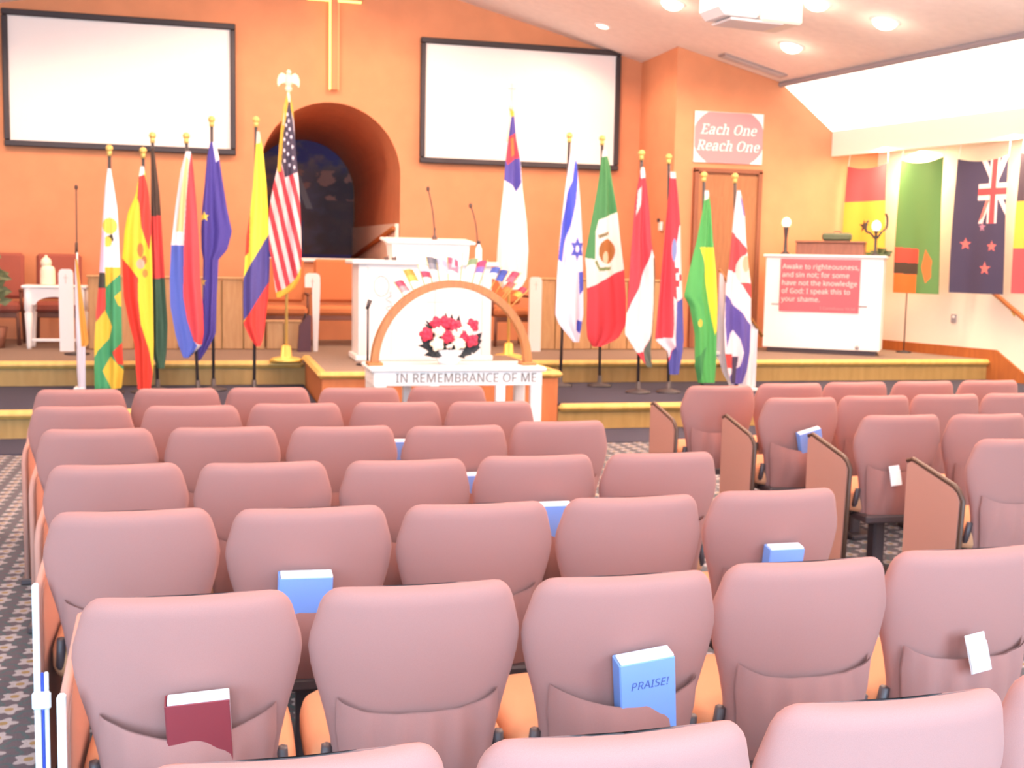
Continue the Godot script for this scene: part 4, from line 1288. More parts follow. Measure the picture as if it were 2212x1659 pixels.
# ------------------------------------------------------------------ communion table, arch, flowers, small flags
func build_table() -> void:
	var z := -9.05
	var t := thing("communion_table", "white communion table with grey lettering on its apron, in front of the dais", "table", Vector3(1.878, 0, z))
	part("tabletop", box(Vector3(0, 0.742, 0), Vector3(1.40, 0.035, 0.58), 0.012), M.white, t)
	var ap := part("apron", box(Vector3(0, 0.67, 0.25), Vector3(1.34, 0.11, 0.025), 0.004), M.white, t)
	part("apron", box(Vector3(0, 0.67, -0.25), Vector3(1.34, 0.11, 0.025), 0.004), M.white, t)
	for s in [-1.0, 1.0]:
		part("apron", box(Vector3(s * 0.66, 0.67, 0), Vector3(0.025, 0.11, 0.48), 0.004), M.white, t)
	for q in [[-0.62, 0.25, 0.09], [0.62, 0.25, 0.09], [-0.62, -0.25, 0.09], [0.62, -0.25, 0.09], [0.33, 0.25, 0.075], [-0.33, -0.25, 0.07], [-0.20, 0.25, 0.07]]:
		part("leg", box(Vector3(q[0], 0.315, q[1]), Vector3(q[2], 0.63, 0.06), 0.008), M.white, t)
	part("side_panel", box(Vector3(-0.655, 0.36, 0), Vector3(0.02, 0.54, 0.44), 0.003), M.white_shade, t)
	part("lettering", words("IN REMEMBRANCE OF ME", 0.098, 0.006), M.lettering, ap, Vector3(0.06, 0.676, 0.266))
	# bentwood arch standing on the table, slightly oval
	var a := thing("wooden_arch", "bentwood brown half-ring arch standing on the white communion table", "arch", Vector3(1.86, 0.76, z + 0.05))
	var st := begin()
	var n := 40
	for k in n:
		var ring := []
		for j in 2:
			var ang: float = PI * (k + j) / n
			for rr in [0.592, 0.648]:
				for dz in [-0.05, 0.05]:
					ring.append(Vector3(rr * cos(ang), rr * 1.035 * sin(ang), dz))
		quad(st, ring[2], ring[6], ring[7], ring[3])
		quad(st, ring[4], ring[0], ring[1], ring[5])
		quad(st, ring[1], ring[3], ring[7], ring[5])
		quad(st, ring[2], ring[0], ring[4], ring[6])
	quad(st, Vector3(0.592, 0, -0.05), Vector3(0.648, 0, -0.05), Vector3(0.648, 0, 0.05), Vector3(0.592, 0, 0.05))
	quad(st, Vector3(-0.648, 0, -0.05), Vector3(-0.592, 0, -0.05), Vector3(-0.592, 0, 0.05), Vector3(-0.648, 0, 0.05))
	part("hoop", finish(st), M.arch, a)
	for s in [-1.0, 1.0]:
		part("foot", box(Vector3(s * 0.62, 0.012, 0), Vector3(0.12, 0.024, 0.16), 0.006), M.arch, a)
	# row of miniature flags stuck into the back of the arch
	var mini := [[1.426, 1.358, "e8566a", "f0a0a0", "tiny red flag at the left foot of the row above the arch"], [1.49, 1.447, "f0a04a", "f4c060", "tiny orange flag, second from left above the arch"], [1.597, 1.484, "f2e4e6", "e04a62", "tiny white and red flag, third from left above the arch"], [1.655, 1.55, "6e6a70", "8e8a90", "tiny dark grey flag left of the pale grey one above the arch"], [1.73, 1.54, "b8b4c0", "d0ccd8", "tiny pale grey flag left of the arch top"], [1.813, 1.552, "ea5a72", "f08a98", "tiny pink red flag above the top of the arch"], [1.93, 1.579, "f0cdd0", "f4dcdc", "tiny pale pink flag right of the arch top"], [2.045, 1.546, "8a9a70", "f2eadc", "tiny green and white flag right of the arch top"], [2.115, 1.529, "d8486a", "8a70b0", "tiny red and violet flag right of the green one"],
		[2.22, 1.477, "4a5aa0", "f2ead8", "tiny blue and white flag in front of the large white flag"], [2.28, 1.455, "3f4a92", "4a58a8", "tiny dark blue flag in front of the large white flag"], [2.37, 1.443, "e4485e", "ea6a78", "tiny red flag right of the large white flag"], [2.334, 1.36, "e8605a", "f0803f", "tiny orange red flag, lower right of the arch"], [2.43, 1.32, "d8404e", "f0b050", "tiny red and yellow flag, rightmost by the arch"]]
	for q in mini:
		var x: float = q[0] - 1.86
		var y: float = q[1] - 0.76
		var ang := atan2(y / 1.035, x)
		var root := Vector3(0.648 * cos(ang), 0.648 * 1.035 * sin(ang), 0.0)
		var o := thing("miniature_flag", q[4], "flag", Vector3(1.86, 0.76, z + 0.05) + root, 0.0, "tiny flags above the wooden arch")
		var tip := Vector3(x, y, 0) - root
		var d := tip.normalized()
		part("stick", tube([Vector3.ZERO, tip + d * 0.07], 0.004, 6), M.gold, o)
		var m := cloth_print(Vector2(0, 0), Vector2(100, 100), q[2], [["p", q[3], [0, 0, 100, 0, 100, 48, 0, 48]]], 8, 8)
		var side := Vector3(-d.y, d.x, 0) * (1.0 if x < 0 else -1.0)
		part("flag_cloth", cloth(8, 6, func(u: float, v: float) -> Array:
			return [tip + d * (0.06 - 0.10 * v) + side * (-0.085 * u) + Vector3(0, -0.035 * u * u, 0.010 * sin(u * 7.0)), Vector2(u, v)], 0.003), m, o)
	# flower arrangement
	var f := thing("flower_arrangement", "red and white rose arrangement with dark leaves in a white pot", "flowers", Vector3(1.845, 0.76, z - 0.02))
	part("pot", lathe([Vector2(0, 0), Vector2(0.075, 0), Vector2(0.10, 0.03), Vector2(0.125, 0.11), Vector2(0.13, 0.12), Vector2(0.115, 0.12), Vector2(0.0, 0.10)], 24), M.white, f)
	var leaf := begin()
	for k in 34:
		var a0 := TAU * k / 17 + random.randf() * 0.2
		var out := 0.17 + random.randf() * 0.08
		var hy := 0.06 + 0.30 * random.randf()
		leaf_into(leaf, Vector3(0, 0.12, 0), Vector3(cos(a0) * (out + 0.02), hy, 0.55 * sin(a0) * out), 0.085)
	for q in [[-0.25, 0.27], [0.25, 0.26], [0.0, 0.41], [-0.22, 0.17], [0.24, 0.14], [-0.12, 0.07], [0.05, 0.06], [0.17, 0.08], [0.06, 0.40], [-0.20, 0.12], [0.0, 0.10], [-0.05, 0.42], [0.25, 0.20], [-0.25, 0.22], [0.11, 0.05], [-0.16, 0.06]]:
		leaf_into(leaf, Vector3(q[0] * 0.5, 0.13, 0.05), Vector3(q[0], q[1], 0.10), 0.10)
	part("leaves", finish(leaf), M.leaf, f)
	var blooms := [[-0.20, 0.245, 1], [-0.10, 0.275, 0], [-0.055, 0.335, 1], [0.02, 0.31, 1], [0.035, 0.265, 0], [-0.03, 0.23, 1], [-0.115, 0.17, 0], [0.06, 0.18, 0], [0.12, 0.275, 0], [0.165, 0.315, 1], [0.16, 0.20, 1], [0.09, 0.235, 1], [-0.12, 0.33, 1]]
	for q in blooms:
		var c := Vector3(q[0], q[1], 0.13 - 0.12 * absf(q[0]))
		var b := begin(true)
		ball_into(b, 0.032, c, 12, 1.0)
		for ring in 2:
			for k in 5:
				var a1 := TAU * k / 5 + ring * 0.6
				var r := 0.024 + 0.014 * ring
				ball_into(b, 0.024, c + Vector3(cos(a1) * r, sin(a1) * r, 0.014 - 0.016 * ring), 8, 1.0)
		part("rose", finish(b), M.rose_red if q[2] == 1 else M.rose_white, f)

func leaf_into(st: SurfaceTool, a: Vector3, b: Vector3, w: float) -> void:   # a pointed leaf folded along its rib
	var d := (b - a)
	var side := d.cross(Vector3(0.2, 0.1, 1)).normalized() * w * 0.5
	var up := side.cross(d).normalized() * w * 0.16
	var m := a.lerp(b, 0.55)
	var root := a.lerp(b, 0.25)
	for s in [1.0, -1.0]:
		if s > 0:
			tri(st, root, m + side * s + up, m)
			tri(st, m, m + side * s + up, b)
		else:
			tri(st, root, m, m + side * s + up)
			tri(st, m, b, m + side * s + up)

# ------------------------------------------------------------------ pulpit
func build_pulpit() -> void:
	var z := -11.6
	var p := thing("pulpit", "large white wooden pulpit with a slanted reading desk and a carved cross", "pulpit", Vector3(2.117, 0.56, z - 0.3))
	part("body", box(Vector3(0, 0.49, 0), Vector3(1.36, 0.98, 0.56), 0.008), M.white, p)
	for x in [-0.635, 0.635]:
		part("pilaster", box(Vector3(x, 0.48, 0.29), Vector3(0.10, 0.96, 0.03), 0.006), M.white_shade, p)
	part("centre_panel", box(Vector3(0.10, 0.48, 0.292), Vector3(0.90, 0.90, 0.02), 0.006), M.white, p)
	part("shelf", box(Vector3(0, 0.995, 0.02), Vector3(1.50, 0.045, 0.66), 0.012), M.white, p)
	part("base", box(Vector3(0, 0.03, 0.01), Vector3(1.42, 0.06, 0.60), 0.01), M.white, p)
	var st := begin()
	var desk := [Vector2(-0.385, 0), Vector2(0.385, 0), Vector2(0.40, 0.16), Vector2(0.425, 0.19), Vector2(-0.425, 0.19), Vector2(-0.40, 0.16)]
	prism_into(st, desk, 0.40, Transform3D(Basis.IDENTITY, Vector3(0.06, 1.017, -0.16)))
	var dk := part("desk", finish(st), M.white, p)
	part("desk_top", box(Vector3(0.055, 1.222, 0.04), Vector3(0.92, 0.03, 0.50), 0.01, Basis(Vector3.RIGHT, 0.08)), M.white, dk)
	part("carved_cross", box(Vector3(0.095, 0.58, 0.304), Vector3(0.014, 0.30, 0.008), 0.002), M.engraved, p)
	part("carved_cross", box(Vector3(0.095, 0.605, 0.304), Vector3(0.17, 0.014, 0.008), 0.002), M.engraved, p)
	# oval emblem: ring outline with a small scroll below
	var ring := begin(true)
	var path := []
	for k in 25:
		path.append(Vector3(-0.45 + 0.075 * cos(TAU * k / 24), 0.76 + 0.10 * sin(TAU * k / 24), 0.29))
	tube_into(ring, path, 0.006, 6)
	var scroll := []
	for k in 18:
		scroll.append(Vector3(-0.37 + 0.03 * sin(k * 0.75), 0.70 - 0.011 * k, 0.29))
	tube_into(ring, scroll, 0.007, 6)
	part("emblem", finish(ring), M.engraved, p)
	part("emblem", ball(0.014, Vector3(0.05, 1.12, 0.25)), M.engraved, p)
	# two gooseneck microphones
	for q in [[2.243, 1.80, 2.164, 2.309, "thin gooseneck microphone rising from the pulpit desk, taller one"], [2.70, 1.60, 2.612, 2.174, "thin gooseneck microphone right of the pulpit desk, shorter one"]]:
		var o := thing("gooseneck_microphone", q[4], "microphone", Vector3(q[0], q[1] - (0.0 if q[1] > 1.7 else 0.02), -11.84))
		var top := Vector3(q[2] - q[0], q[3] - q[1], 0.03)
		var pts := []
		for k in 9:
			var t := k / 8.0
			pts.append(Vector3(top.x * t * t * (1.0 if q[1] > 1.7 else t), top.y * t, 0.03 * t * t))
		part("neck", tube(pts, 0.0075, 6), M.mic_dark, o)
		part("microphone_head", ball(0.02, top, 10, 1.4), M.mic_dark, o)
		part("base", lathe([Vector2(0, 0), Vector2(0.03, 0), Vector2(0.028, 0.02), Vector2(0.012, 0.05), Vector2(0.012, 0.12), Vector2(0, 0.12)], 12), M.mic_dark, o)
	var bt := thing("water_bottle", "clear water bottle with a dark cap on the right of the pulpit shelf", "bottle", Vector3(2.665, 1.579, -11.63))
	part("bottle_body", lathe([Vector2(0, 0), Vector2(0.032, 0), Vector2(0.034, 0.02), Vector2(0.034, 0.12), Vector2(0.03, 0.14), Vector2(0.014, 0.17), Vector2(0.014, 0.18)], 16), M.glossy_white, bt)
	part("cap", lathe([Vector2(0, 0.215), Vector2(0.016, 0.215), Vector2(0.017, 0.18), Vector2(0, 0.18)], 12), M.black, bt)
	for q in [[1.72, "small dark clip on the left of the pulpit shelf, left of its twin"], [1.80, "small dark clip on the left of the pulpit shelf, by the desk"]]:
		var o := thing("shelf_clip", q[1], "clip", Vector3(q[0], 1.577, -11.66))
		part("grip", box(Vector3(0, 0.015, 0), Vector3(0.05, 0.03, 0.03), 0.008), M.mic_dark, o)
		part("stem", tube([Vector3(0, 0.02, 0), Vector3(0.02, 0.045, 0)], 0.006, 6), M.mic_dark, o)
	# black floor microphone stand beside the pulpit
	var ms := thing("microphone_stand", "short black microphone stand at the left of the pulpit", "microphone stand", Vector3(1.475, 0.562, -11.18))
	part("pole", tube([Vector3(0, 0.02, 0), Vector3(0, 0.56, 0)], 0.011, 8), M.black, ms)
	part("base", lathe([Vector2(0, 0), Vector2(0.11, 0), Vector2(0.11, 0.015), Vector2(0.03, 0.03), Vector2(0, 0.03)], 18), M.black, ms)
	part("microphone", tube([Vector3(-0.01, 0.54, 0), Vector3(0.022, 0.63, 0.0)], 0.016, 8, 0.022), M.black, ms)

# ------------------------------------------------------------------ things on the stage
func build_stage_things() -> void:
	# low board walls left and right of the middle
	for q in [[-1.34, 0.62, 1.345, 8, "tan vertical board screen behind the left flags"], [3.95, 5.86, 1.40, 8, "tan vertical board screen behind the right flags"], [0.64, 1.04, 0.85, 2, "low tan board screen under the orange choir chair"]]:
		var o := thing("board_screen", q[4], "screen", Vector3(q[0], 0.5, -13.92))
		var w: float = (q[1] - q[0]) / q[3]
		var h: float = q[2] - 0.5
		for k in q[3]:
			part("board", box(Vector3((k + 0.5) * w, h / 2 - 0.01, 0.004 * (k % 2)), Vector3(w - 0.012, h - 0.03, 0.024), 0.006), M.pony, o)
		part("backing", box(Vector3((q[1] - q[0]) / 2, h / 2 - 0.02, -0.02), Vector3(q[1] - q[0], h - 0.05, 0.02), 0.0), M.riser, o)
		part("cap", box(Vector3((q[1] - q[0]) / 2, h - 0.015, 0), Vector3(q[1] - q[0] + 0.02, 0.03, 0.06), 0.008), M.pony, o)
	# chairs for the choir
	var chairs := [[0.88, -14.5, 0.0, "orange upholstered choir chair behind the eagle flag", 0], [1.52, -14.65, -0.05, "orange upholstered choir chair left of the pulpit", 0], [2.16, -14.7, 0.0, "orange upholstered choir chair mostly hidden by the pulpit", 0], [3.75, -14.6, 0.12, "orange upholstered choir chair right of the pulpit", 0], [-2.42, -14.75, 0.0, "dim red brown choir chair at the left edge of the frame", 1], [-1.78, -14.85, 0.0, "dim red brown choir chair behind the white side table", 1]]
	for q in chairs:
		var o := thing("choir_chair", q[3], "chair", Vector3(q[0], 0.5, q[1]), q[2], "choir chairs on the stage")
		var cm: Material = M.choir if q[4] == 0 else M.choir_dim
		part("seat", box(Vector3(0, 0.44, 0), Vector3(0.54, 0.12, 0.50), 0.035), cm, o)
		part("backrest", box(Vector3(0, 0.80, -0.26), Vector3(0.52, 0.55, 0.08), 0.035, Basis(Vector3.RIGHT, -0.1)), cm, o)
		for sx in [-1.0, 1.0]:
			for sz in [-1.0, 1.0]:
				part("leg", tube([Vector3(sx * 0.24, 0.40, sz * 0.2), Vector3(sx * 0.255, 0.0, sz * 0.22)], 0.022, 8), M.choir_leg, o)
			part("armrest", box(Vector3(sx * 0.275, 0.64, -0.02), Vector3(0.04, 0.035, 0.44), 0.012), M.choir_leg, o)
			part("arm_post", tube([Vector3(sx * 0.275, 0.40, 0.16), Vector3(sx * 0.275, 0.63, 0.16)], 0.016, 8), M.choir_leg, o)
		part("crosspiece", box(Vector3(0, 0.35, 0.22), Vector3(0.48, 0.06, 0.025), 0.005), M.choir_leg, o)
	# white round-topped posts with a small cross
	for q in [[-1.54, 0.0, "white round-topped post with a small cross, beside the side table"], [1.152, 1.0, "white round-topped post with a narrow foot, right of the eagle flag"], [3.848, 0.0, "white round-topped post with a small cross, right of the arch"]]:
		var o := thing("rail_post", q[2], "post", Vector3(q[0], 0.5, -13.66), 0.0, "white posts along the stage")
		var w := 0.075
		var poly := [Vector2(w, 0.86), Vector2(w * 0.85, 0.895), Vector2(w * 0.5, 0.908), Vector2(-w * 0.5, 0.908), Vector2(-w * 0.85, 0.895), Vector2(-w, 0.86)]
		if q[1] > 0.5:
			w = 0.088
			poly = [Vector2(w * 0.7, 0.0), Vector2(w, 0.70), Vector2(w, 0.86), Vector2(w * 0.85, 0.895), Vector2(w * 0.5, 0.908), Vector2(-w * 0.5, 0.908), Vector2(-w * 0.85, 0.895), Vector2(-w, 0.86), Vector2(-w, 0.745), Vector2(-0.005, 0.745), Vector2(0.01, 0.0)]
		else:
			poly.append(Vector2(-w, 0.0))
			poly.append(Vector2(w, 0.0))
		part("board", prism(poly, 0.06, Transform3D(Basis.IDENTITY, Vector3(0, 0, -0.03))), M.white, o)
		part("small_cross", box(Vector3(0.0, 0.80, 0.032), Vector3(0.012, 0.10, 0.006), 0.002), M.engraved, o)
		part("small_cross", box(Vector3(0.0, 0.815, 0.032), Vector3(0.045, 0.012, 0.006), 0.002), M.engraved, o)
	var bag := thing("dark_case", "dark purple brown case standing beside the narrow white post", "case", Vector3(1.05, 0.5, -13.62))
	part("body", prism([Vector2(-0.07, 0), Vector2(0.08, 0), Vector2(0.08, 0.42), Vector2(0.03, 0.41), Vector2(-0.05, 0.30)], 0.16, Transform3D(Basis.IDENTITY, Vector3(0, 0, -0.08))), M.case_dark, bag)
	part("handle", tube([Vector3(0.0, 0.36, 0), Vector3(0.02, 0.44, 0), Vector3(0.06, 0.42, 0)], 0.012, 8), M.black, bag)
	# white side table with turned legs and an arched apron
	var t := thing("side_table", "white side table with turned legs and an arched apron at the left", "table", Vector3(-1.70, 0.5, -14.15))
	part("tabletop", box(Vector3(0, 0.70, 0), Vector3(0.70, 0.035, 0.44), 0.012), M.white, t)
	var ap := [Vector2(-0.30, 0.685), Vector2(-0.30, 0.50)]
	for k in 11:
		var a := PI * k / 10
		ap.append(Vector2(-0.20 * cos(a), 0.50 + 0.09 * sin(a)))
	ap.append(Vector2(0.30, 0.50))
	ap.append(Vector2(0.30, 0.685))
	part("apron", prism(ap, 0.025, Transform3D(Basis.IDENTITY, Vector3(0, 0, 0.17))), M.white, t)
	for sx in [-1.0, 1.0]:
		for sz in [-1.0, 1.0]:
			part("leg", lathe([Vector2(0, 0), Vector2(0.022, 0), Vector2(0.028, 0.04), Vector2(0.032, 0.20), Vector2(0.045, 0.40), Vector2(0.03, 0.42), Vector2(0.046, 0.44), Vector2(0.046, 0.685), Vector2(0, 0.685)], 14, Vector3(sx * 0.28, 0, sz * 0.165)), M.white, t)
	part("stretcher", box(Vector3(0, 0.10, 0.165), Vector3(0.50, 0.035, 0.03), 0.006), M.white, t)
	var lamp := thing("white_figurine", "cream white lidded figurine jar standing on the white side table", "figurine", Vector3(-1.785, 1.22, -14.12))
	part("jar_body", lathe([Vector2(0, 0), Vector2(0.075, 0), Vector2(0.082, 0.02), Vector2(0.08, 0.16), Vector2(0.07, 0.20), Vector2(0.05, 0.215), Vector2(0, 0.215)], 20), M.cream_white, lamp)
	part("head", ball(0.06, Vector3(-0.015, 0.25, 0), 16, 1.1), M.cream_white, lamp)
	part("knob", ball(0.018, Vector3(-0.015, 0.32, 0)), M.cream_white, lamp)
	# plant at the left edge
	var pl := thing("potted_plant", "dark leafy potted plant cut off by the left edge of the frame", "plant", Vector3(-2.36, 0.5, -14.1))
	part("pot", lathe([Vector2(0, 0), Vector2(0.10, 0), Vector2(0.14, 0.24), Vector2(0.12, 0.24), Vector2(0.0, 0.22)], 18), M.box_brown, pl)
	part("stem", tube([Vector3(0, 0.22, 0), Vector3(0.02, 0.6, 0), Vector3(0.0, 0.85, 0)], 0.015, 8), M.leaf, pl)
	var lf := begin()
	for k in 26:
		var a := TAU * k / 9.0
		var y0 := 0.55 + 0.018 * k
		leaf_into(lf, Vector3(0, y0 - 0.05, 0), Vector3(cos(a) * 0.20, y0 + 0.10 * sin(k * 1.3), sin(a) * 0.2), 0.11)
	part("leaves", finish(lf), M.leaf_green, pl)
	# tall thin microphone stand behind the leftmost flags
	var ts := thing("tall_microphone_stand", "tall thin dark microphone stand by the left white post", "microphone stand", Vector3(-1.39, 0.5, -13.2))
	part("pole", tube([Vector3(0, 0.02, 0), Vector3(0.015, 1.0, 0), Vector3(0.022, 1.76, 0)], 0.008, 8), M.mic_dark, ts)
	part("microphone", ball(0.02, Vector3(0.022, 1.78, 0), 10, 1.5), M.mic_dark, ts)
	part("clutch", tube([Vector3(0.012, 1.08, 0), Vector3(0.015, 1.20, 0)], 0.016, 8), M.mic_dark, ts)
	part("base", lathe([Vector2(0, 0), Vector2(0.13, 0), Vector2(0.13, 0.015), Vector2(0.02, 0.03), Vector2(0, 0.03)], 18), M.black, ts)
	# white cabinet with the red text sign
	var a := Vector3(6.93, 0.5, -13.62)
	var b := Vector3(8.05, 0.5, -12.80)
	var along := (b - a).normalized()
	var out := along.cross(Vector3.UP).normalized()
	var o := thing("white_cabinet", "white upright cabinet carrying a red text sign, in front of the door wall", "cabinet")
	o.basis = Basis(along, Vector3.UP, out)
	o.position = (a + b) / 2 - out * 0.24
	var len := (b - a).length() + 0.06
	part("body", box(Vector3(0, 0.64, 0), Vector3(len, 1.16, 0.46), 0.01), M.white, o)
	part("top", box(Vector3(0, 1.235, 0), Vector3(len + 0.06, 0.035, 0.52), 0.01), M.white, o)
	part("plinth", box(Vector3(0, 0.03, -0.02), Vector3(len - 0.1, 0.06, 0.40), 0.004), M.dark, o)
	for x in [-0.58, 0.50]:
		part("handle", box(Vector3(x, 0.62, 0.235), Vector3(0.10, 0.018, 0.012), 0.003), M.grey, o)
	part("foot_knob", ball(0.026, Vector3(len / 2 - 0.27, 0.10, 0.235)), M.grey, o)
	var s := thing("text_sign", "red sign with five lines of white text on the white cabinet", "sign")
	s.basis = o.basis
	s.position = o.position + out * 0.245 + along * (-0.04) + Vector3(0, 0.865, 0)
	part("board", box(Vector3.ZERO, Vector3(0.985, 0.665, 0.012), 0.003), M.red_sign, s)
	var lines := ["Awake to righteousness,", "and sin not; for some", "have not the knowledge", "of God: I speak this to", "your shame."]
	for k in 5:
		var w := words(lines[k], 0.087, 0.004)
		var wide: float = w.get_aabb().size.x
		part("lettering", w, M.pink_paper, s, Vector3(-0.465 + wide / 2, 0.235 - 0.103 * k, 0.008))
	var ref := words("1 Corinthians 15:34", 0.05, 0.003)
	part("lettering", ref, M.sign_pink, s, Vector3(0.23, -0.285, 0.008))
	cabinet_top(o)
	var fs := thing("thin_stand", "thin dark stand against the right wall below the green flag", "stand", Vector3(8.86, 0.5, -13.45))
	part("pole", tube([Vector3(0, 0.02, 0), Vector3(0, 0.95, 0)], 0.009, 8), M.mic_dark, fs)
	part("base", lathe([Vector2(0, 0), Vector2(0.10, 0), Vector2(0.10, 0.015), Vector2(0, 0.03)], 16), M.black, fs)
	part("clamp", ball(0.016, Vector3(0, 0.95, 0)), M.black, fs)

func cabinet_top(cab: Node3D) -> void:
	var put := func(x: float, z: float) -> Vector3: return cab.transform * Vector3(x, 1.2525, z)
	var g := thing("globe_lamp", "small globe lamp on a dark post, left end of the white cabinet", "lamp", put.call(-0.52, 0.0))
	part("post", lathe([Vector2(0, 0), Vector2(0.06, 0), Vector2(0.055, 0.02), Vector2(0.024, 0.04), Vector2(0.018, 0.20), Vector2(0.03, 0.32), Vector2(0.036, 0.36), Vector2(0, 0.36)], 14), M.black, g)
	part("globe", ball(0.06, Vector3(0, 0.41, 0), 16, 1.15), M.bulb, g)
	bulb_light(g, Vector3(0, 0.41, 0))
	var bxn := thing("wooden_box", "low dark brown wooden box on top of the white cabinet", "box", put.call(0.05, -0.02))
	bxn.basis = cab.basis
	part("body", box(Vector3(0, 0.075, 0), Vector3(0.84, 0.15, 0.30), 0.008), M.box_brown, bxn)
	part("lid", box(Vector3(0, 0.165, 0), Vector3(0.86, 0.025, 0.32), 0.006), M.box_brown, bxn)
	var gb := thing("green_case", "dark green case lying on the brown wooden box", "case", put.call(0.12, -0.02) + Vector3(0, 0.178, 0))
	gb.basis = cab.basis
	part("body", box(Vector3(0, 0.055, 0), Vector3(0.36, 0.10, 0.22), 0.025), M.green_box, gb)
	part("handle", tube([Vector3(-0.05, 0.10, 0), Vector3(-0.03, 0.125, 0), Vector3(0.03, 0.125, 0), Vector3(0.05, 0.10, 0)], 0.008, 6), M.black, gb)
	var l := thing("scroll_lamp", "small lamp with curled dark iron arms in front of the yellow wall flag", "lamp", put.call(0.60, 0.06))
	part("post", lathe([Vector2(0, 0), Vector2(0.06, 0), Vector2(0.05, 0.02), Vector2(0.016, 0.04), Vector2(0.016, 0.28), Vector2(0.035, 0.31), Vector2(0, 0.32)], 12), M.black, l)
	for s in [-1.0, 1.0]:
		var path := []
		for k in 15:
			var t := k / 14.0
			path.append(Vector3(s * (0.02 + 0.13 * sin(t * 2.3)), 0.22 + (0.30 if s > 0 else 0.20) * t + 0.02 * sin(t * 9.0), 0))
		part("scroll_arm", tube(path, 0.014, 8), M.black, l)
	part("bulb", ball(0.06, Vector3(0, 0.37, 0), 16, 1.2), M.bulb, l)
	bulb_light(l, Vector3(0, 0.37, 0))
	var pl := thing("small_plant", "low dark green plant on the right end of the white cabinet", "plant", put.call(0.66, -0.12))
	var st := begin()
	for k in 24:
		var a := TAU * k / 8.0
		leaf_into(st, Vector3(0, 0.01, 0), Vector3(cos(a) * (0.08 + 0.09 * (k % 3) / 2.0), 0.05 + 0.02 * (k % 4), sin(a) * 0.12), 0.06)
	part("leaves", finish(st), M.leaf_green, pl)
	part("tray", lathe([Vector2(0, 0), Vector2(0.12, 0), Vector2(0.13, 0.02), Vector2(0, 0.015)], 16), M.green_box, pl)

func bulb_light(o: Node3D, at: Vector3) -> void:
	var l := OmniLight3D.new()
	l.name = "glow"
	l.light_color = Color(1, 0.86, 0.6)
	l.light_energy = 0.03
	l.light_size = 0.05
	l.omni_range = 30.0
	l.omni_attenuation = 2.0
	l.shadow_enabled = true
	o.add_child(l)
	l.position = at

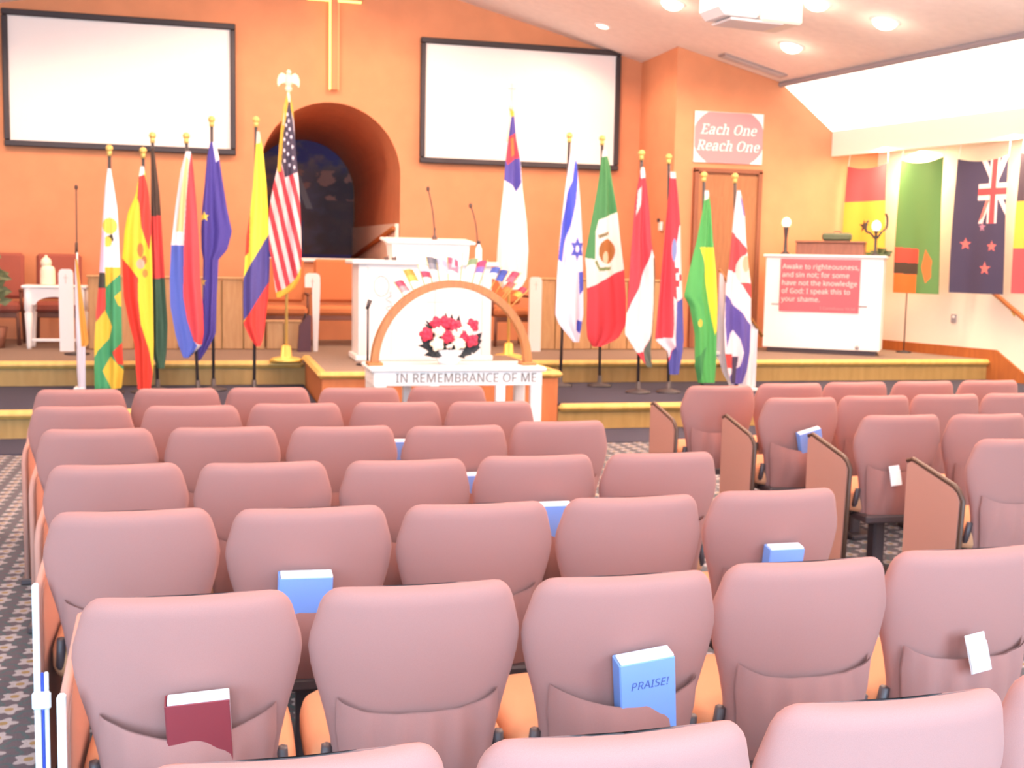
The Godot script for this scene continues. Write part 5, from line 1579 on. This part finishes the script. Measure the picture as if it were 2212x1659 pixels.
# ------------------------------------------------------------------ floor flags
func build_flags() -> void:
	for f in FLAGS:
		var o := thing("floor_flag", f.label, "flag", Vector3(f.x, f.y, f.z), 0.0, "flags standing across the stage front")
		var h: float = f.height
		var tip := Vector3(f.lean, h, 0)
		var brass: bool = f.style == "brass"
		var pole: Node3D
		if f.style == "short":
			pole = part("pole", tube([Vector3(0, 0.02, -0.02), tip + Vector3(0, 0, -0.02)], 0.008, 8), M.white, o)
		else:
			pole = part("pole", tube([Vector3(0, 0.02, 0), tip], 0.016, 10), M.gold if brass else M.black, o)
		if brass:
			part("base", lathe([Vector2(0, 0), Vector2(0.17, 0), Vector2(0.17, 0.02), Vector2(0.14, 0.035), Vector2(0.06, 0.05), Vector2(0.05, 0.16), Vector2(0.03, 0.17), Vector2(0, 0.17)], 24), M.brass, o)
		elif f.style == "short":
			part("base", box(Vector3(0.01, 0.02, 0), Vector3(0.10, 0.04, 0.14), 0.006), M.white, o)
		else:
			part("base", lathe([Vector2(0, 0), Vector2(0.13, 0), Vector2(0.13, 0.015), Vector2(0.05, 0.035), Vector2(0.025, 0.05), Vector2(0.022, 0.12), Vector2(0, 0.12)], 20), M.black, o)
		if brass and String(f.label).contains("eagle"):
			eagle(pole, tip)
		elif brass:
			var fin := begin(true)
			lathe_into(fin, [Vector2(0, 0), Vector2(0.03, 0.0), Vector2(0.022, 0.04), Vector2(0.016, 0.09), Vector2(0.0, 0.1)], tip, 12)
			part("finial", finish(fin), M.gold_bright, pole)
			part("finial_cross", box(tip + Vector3(0.004, 0.19, 0), Vector3(0.014, 0.19, 0.014), 0.003), M.metal, pole)
			part("finial_cross", box(tip + Vector3(0.004, 0.225, 0), Vector3(0.085, 0.014, 0.014), 0.003), M.metal, pole)
		elif f.style == "black":
			part("finial", ball(0.034, tip + Vector3(0, 0.02, 0), 16), M.gold, pole)
			part("collar", lathe([Vector2(0, -0.05), Vector2(0.022, -0.05), Vector2(0.022, 0.0), Vector2(0, 0)], 12, tip), M.gold, pole)
		var rows: Array = f.rows
		var n := rows.size()
		var lo := Vector2(1e9, rows[n - 1][0])
		var hi := Vector2(-1e9, rows[0][0])
		for r in rows:
			lo.x = minf(lo.x, r[1])
			hi.x = maxf(hi.x, r[2])
		var m := cloth_print(lo, hi, f.base, f.print, 96, 288)
		var ph: float = f.x * 7.0
		var shape := cloth(26, 60, func(u: float, v: float) -> Array:
			var y := lerpf(hi.y, lo.y, v)
			var k := 0
			while k < n - 2 and rows[k + 1][0] > y:
				k += 1
			var t := clampf((rows[k][0] - y) / maxf(1.0, rows[k][0] - rows[k + 1][0]), 0.0, 1.0)
			var xl := lerpf(rows[k][1], rows[k + 1][1], t)
			var xr := lerpf(rows[k][2], rows[k + 1][2], t)
			var x := lerpf(xl, xr, u)
			var wide := (xr - xl) / 1000.0
			var z := 0.034 + minf(0.045, wide * 0.16) * (0.6 * sin(u * 8.5 + v * 2.2 + ph) + 0.4 * sin(u * 15.0 - v * 3.0 + ph * 2.0)) + 0.05 * u * (1.0 - u) + 0.012
			return [Vector3(x / 1000.0, y / 1000.0, z), Vector2((x - lo.x) / (hi.x - lo.x), (hi.y - y) / (hi.y - lo.y))], 0.004)
		part("flag_cloth", shape, m, o)
		if brass:
			part("cord", tube([tip + Vector3(0.0, -0.02, 0.03), tip + Vector3(-0.03, -0.16, 0.05), tip + Vector3(-0.055, -0.36, 0.06)], 0.012, 6), M.gold_bright, o)
	# white cloth on a slanted wooden stick beside the last flag
	var z := -11.42
	var w := thing("slanted_banner", "plain white cloth hanging from a slanted wooden stick, beside the rightmost floor flag", "banner", Vector3(5.48, 0.25, z))
	part("stick", tube([Vector3(-0.235, 1.30, 0.0), Vector3(0.30, 0.59, 0.0)], 0.017, 8), M.arch, w)
	part("cloth", cloth(24, 20, func(u: float, v: float) -> Array:
		var x := lerpf(-0.23, 0.235, u)
		var top := lerpf(1.28, 0.68, u)
		var low := 0.04 if u > 0.35 else lerpf(0.38, 0.04, u / 0.35)
		return [Vector3(x, lerpf(top, low, v), 0.018 * sin(u * 26.0)), Vector2(u, v)], 0.004), M.banner_cloth, w)
	part("weight", ball(0.03, Vector3(-0.215, 0.40, 0.0)), M.white, w)
	part("foot_post", tube([Vector3(0.20, 0.0, -0.02), Vector3(0.20, 0.72, -0.02)], 0.012, 8), M.white, w)
	part("foot", box(Vector3(0.20, 0.012, -0.02), Vector3(0.16, 0.024, 0.16), 0.006), M.white, w)

func eagle(o: Node3D, tip: Vector3) -> void:   # spread eagle on a ball
	part("finial_ball", ball(0.035, tip + Vector3(0, 0.02, 0)), M.gold_bright, o)
	var st := begin(true)
	ball_into(st, 0.042, tip + Vector3(0, 0.105, 0), 14, 1.6)
	ball_into(st, 0.024, tip + Vector3(0.004, 0.185, 0.012), 10, 1.1)
	tube_into(st, [tip + Vector3(0.004, 0.185, 0.03), tip + Vector3(0.016, 0.178, 0.045)], 0.010, 6, 0.003)
	part("finial_eagle", finish(st), M.gold_bright, o)
	for s in [-1.0, 1.0]:
		var wing := begin()
		var poly := [Vector2(0.02, 0.13), Vector2(0.045, 0.165), Vector2(0.075, 0.175), Vector2(0.10, 0.155), Vector2(0.118, 0.11), Vector2(0.118, 0.06), Vector2(0.108, 0.035), Vector2(0.09, 0.06), Vector2(0.07, 0.07), Vector2(0.05, 0.075), Vector2(0.025, 0.08)]
		var flip := []
		for p in poly:
			flip.append(Vector2(p.x * s, p.y))
		prism_into(wing, flip, 0.022, Transform3D(Basis(Vector3.UP, -s * 0.25), tip + Vector3(0, 0, -0.01)))
		part("finial_wing", finish(wing), M.gold_bright, o)

func build_small_things() -> void:
	pass
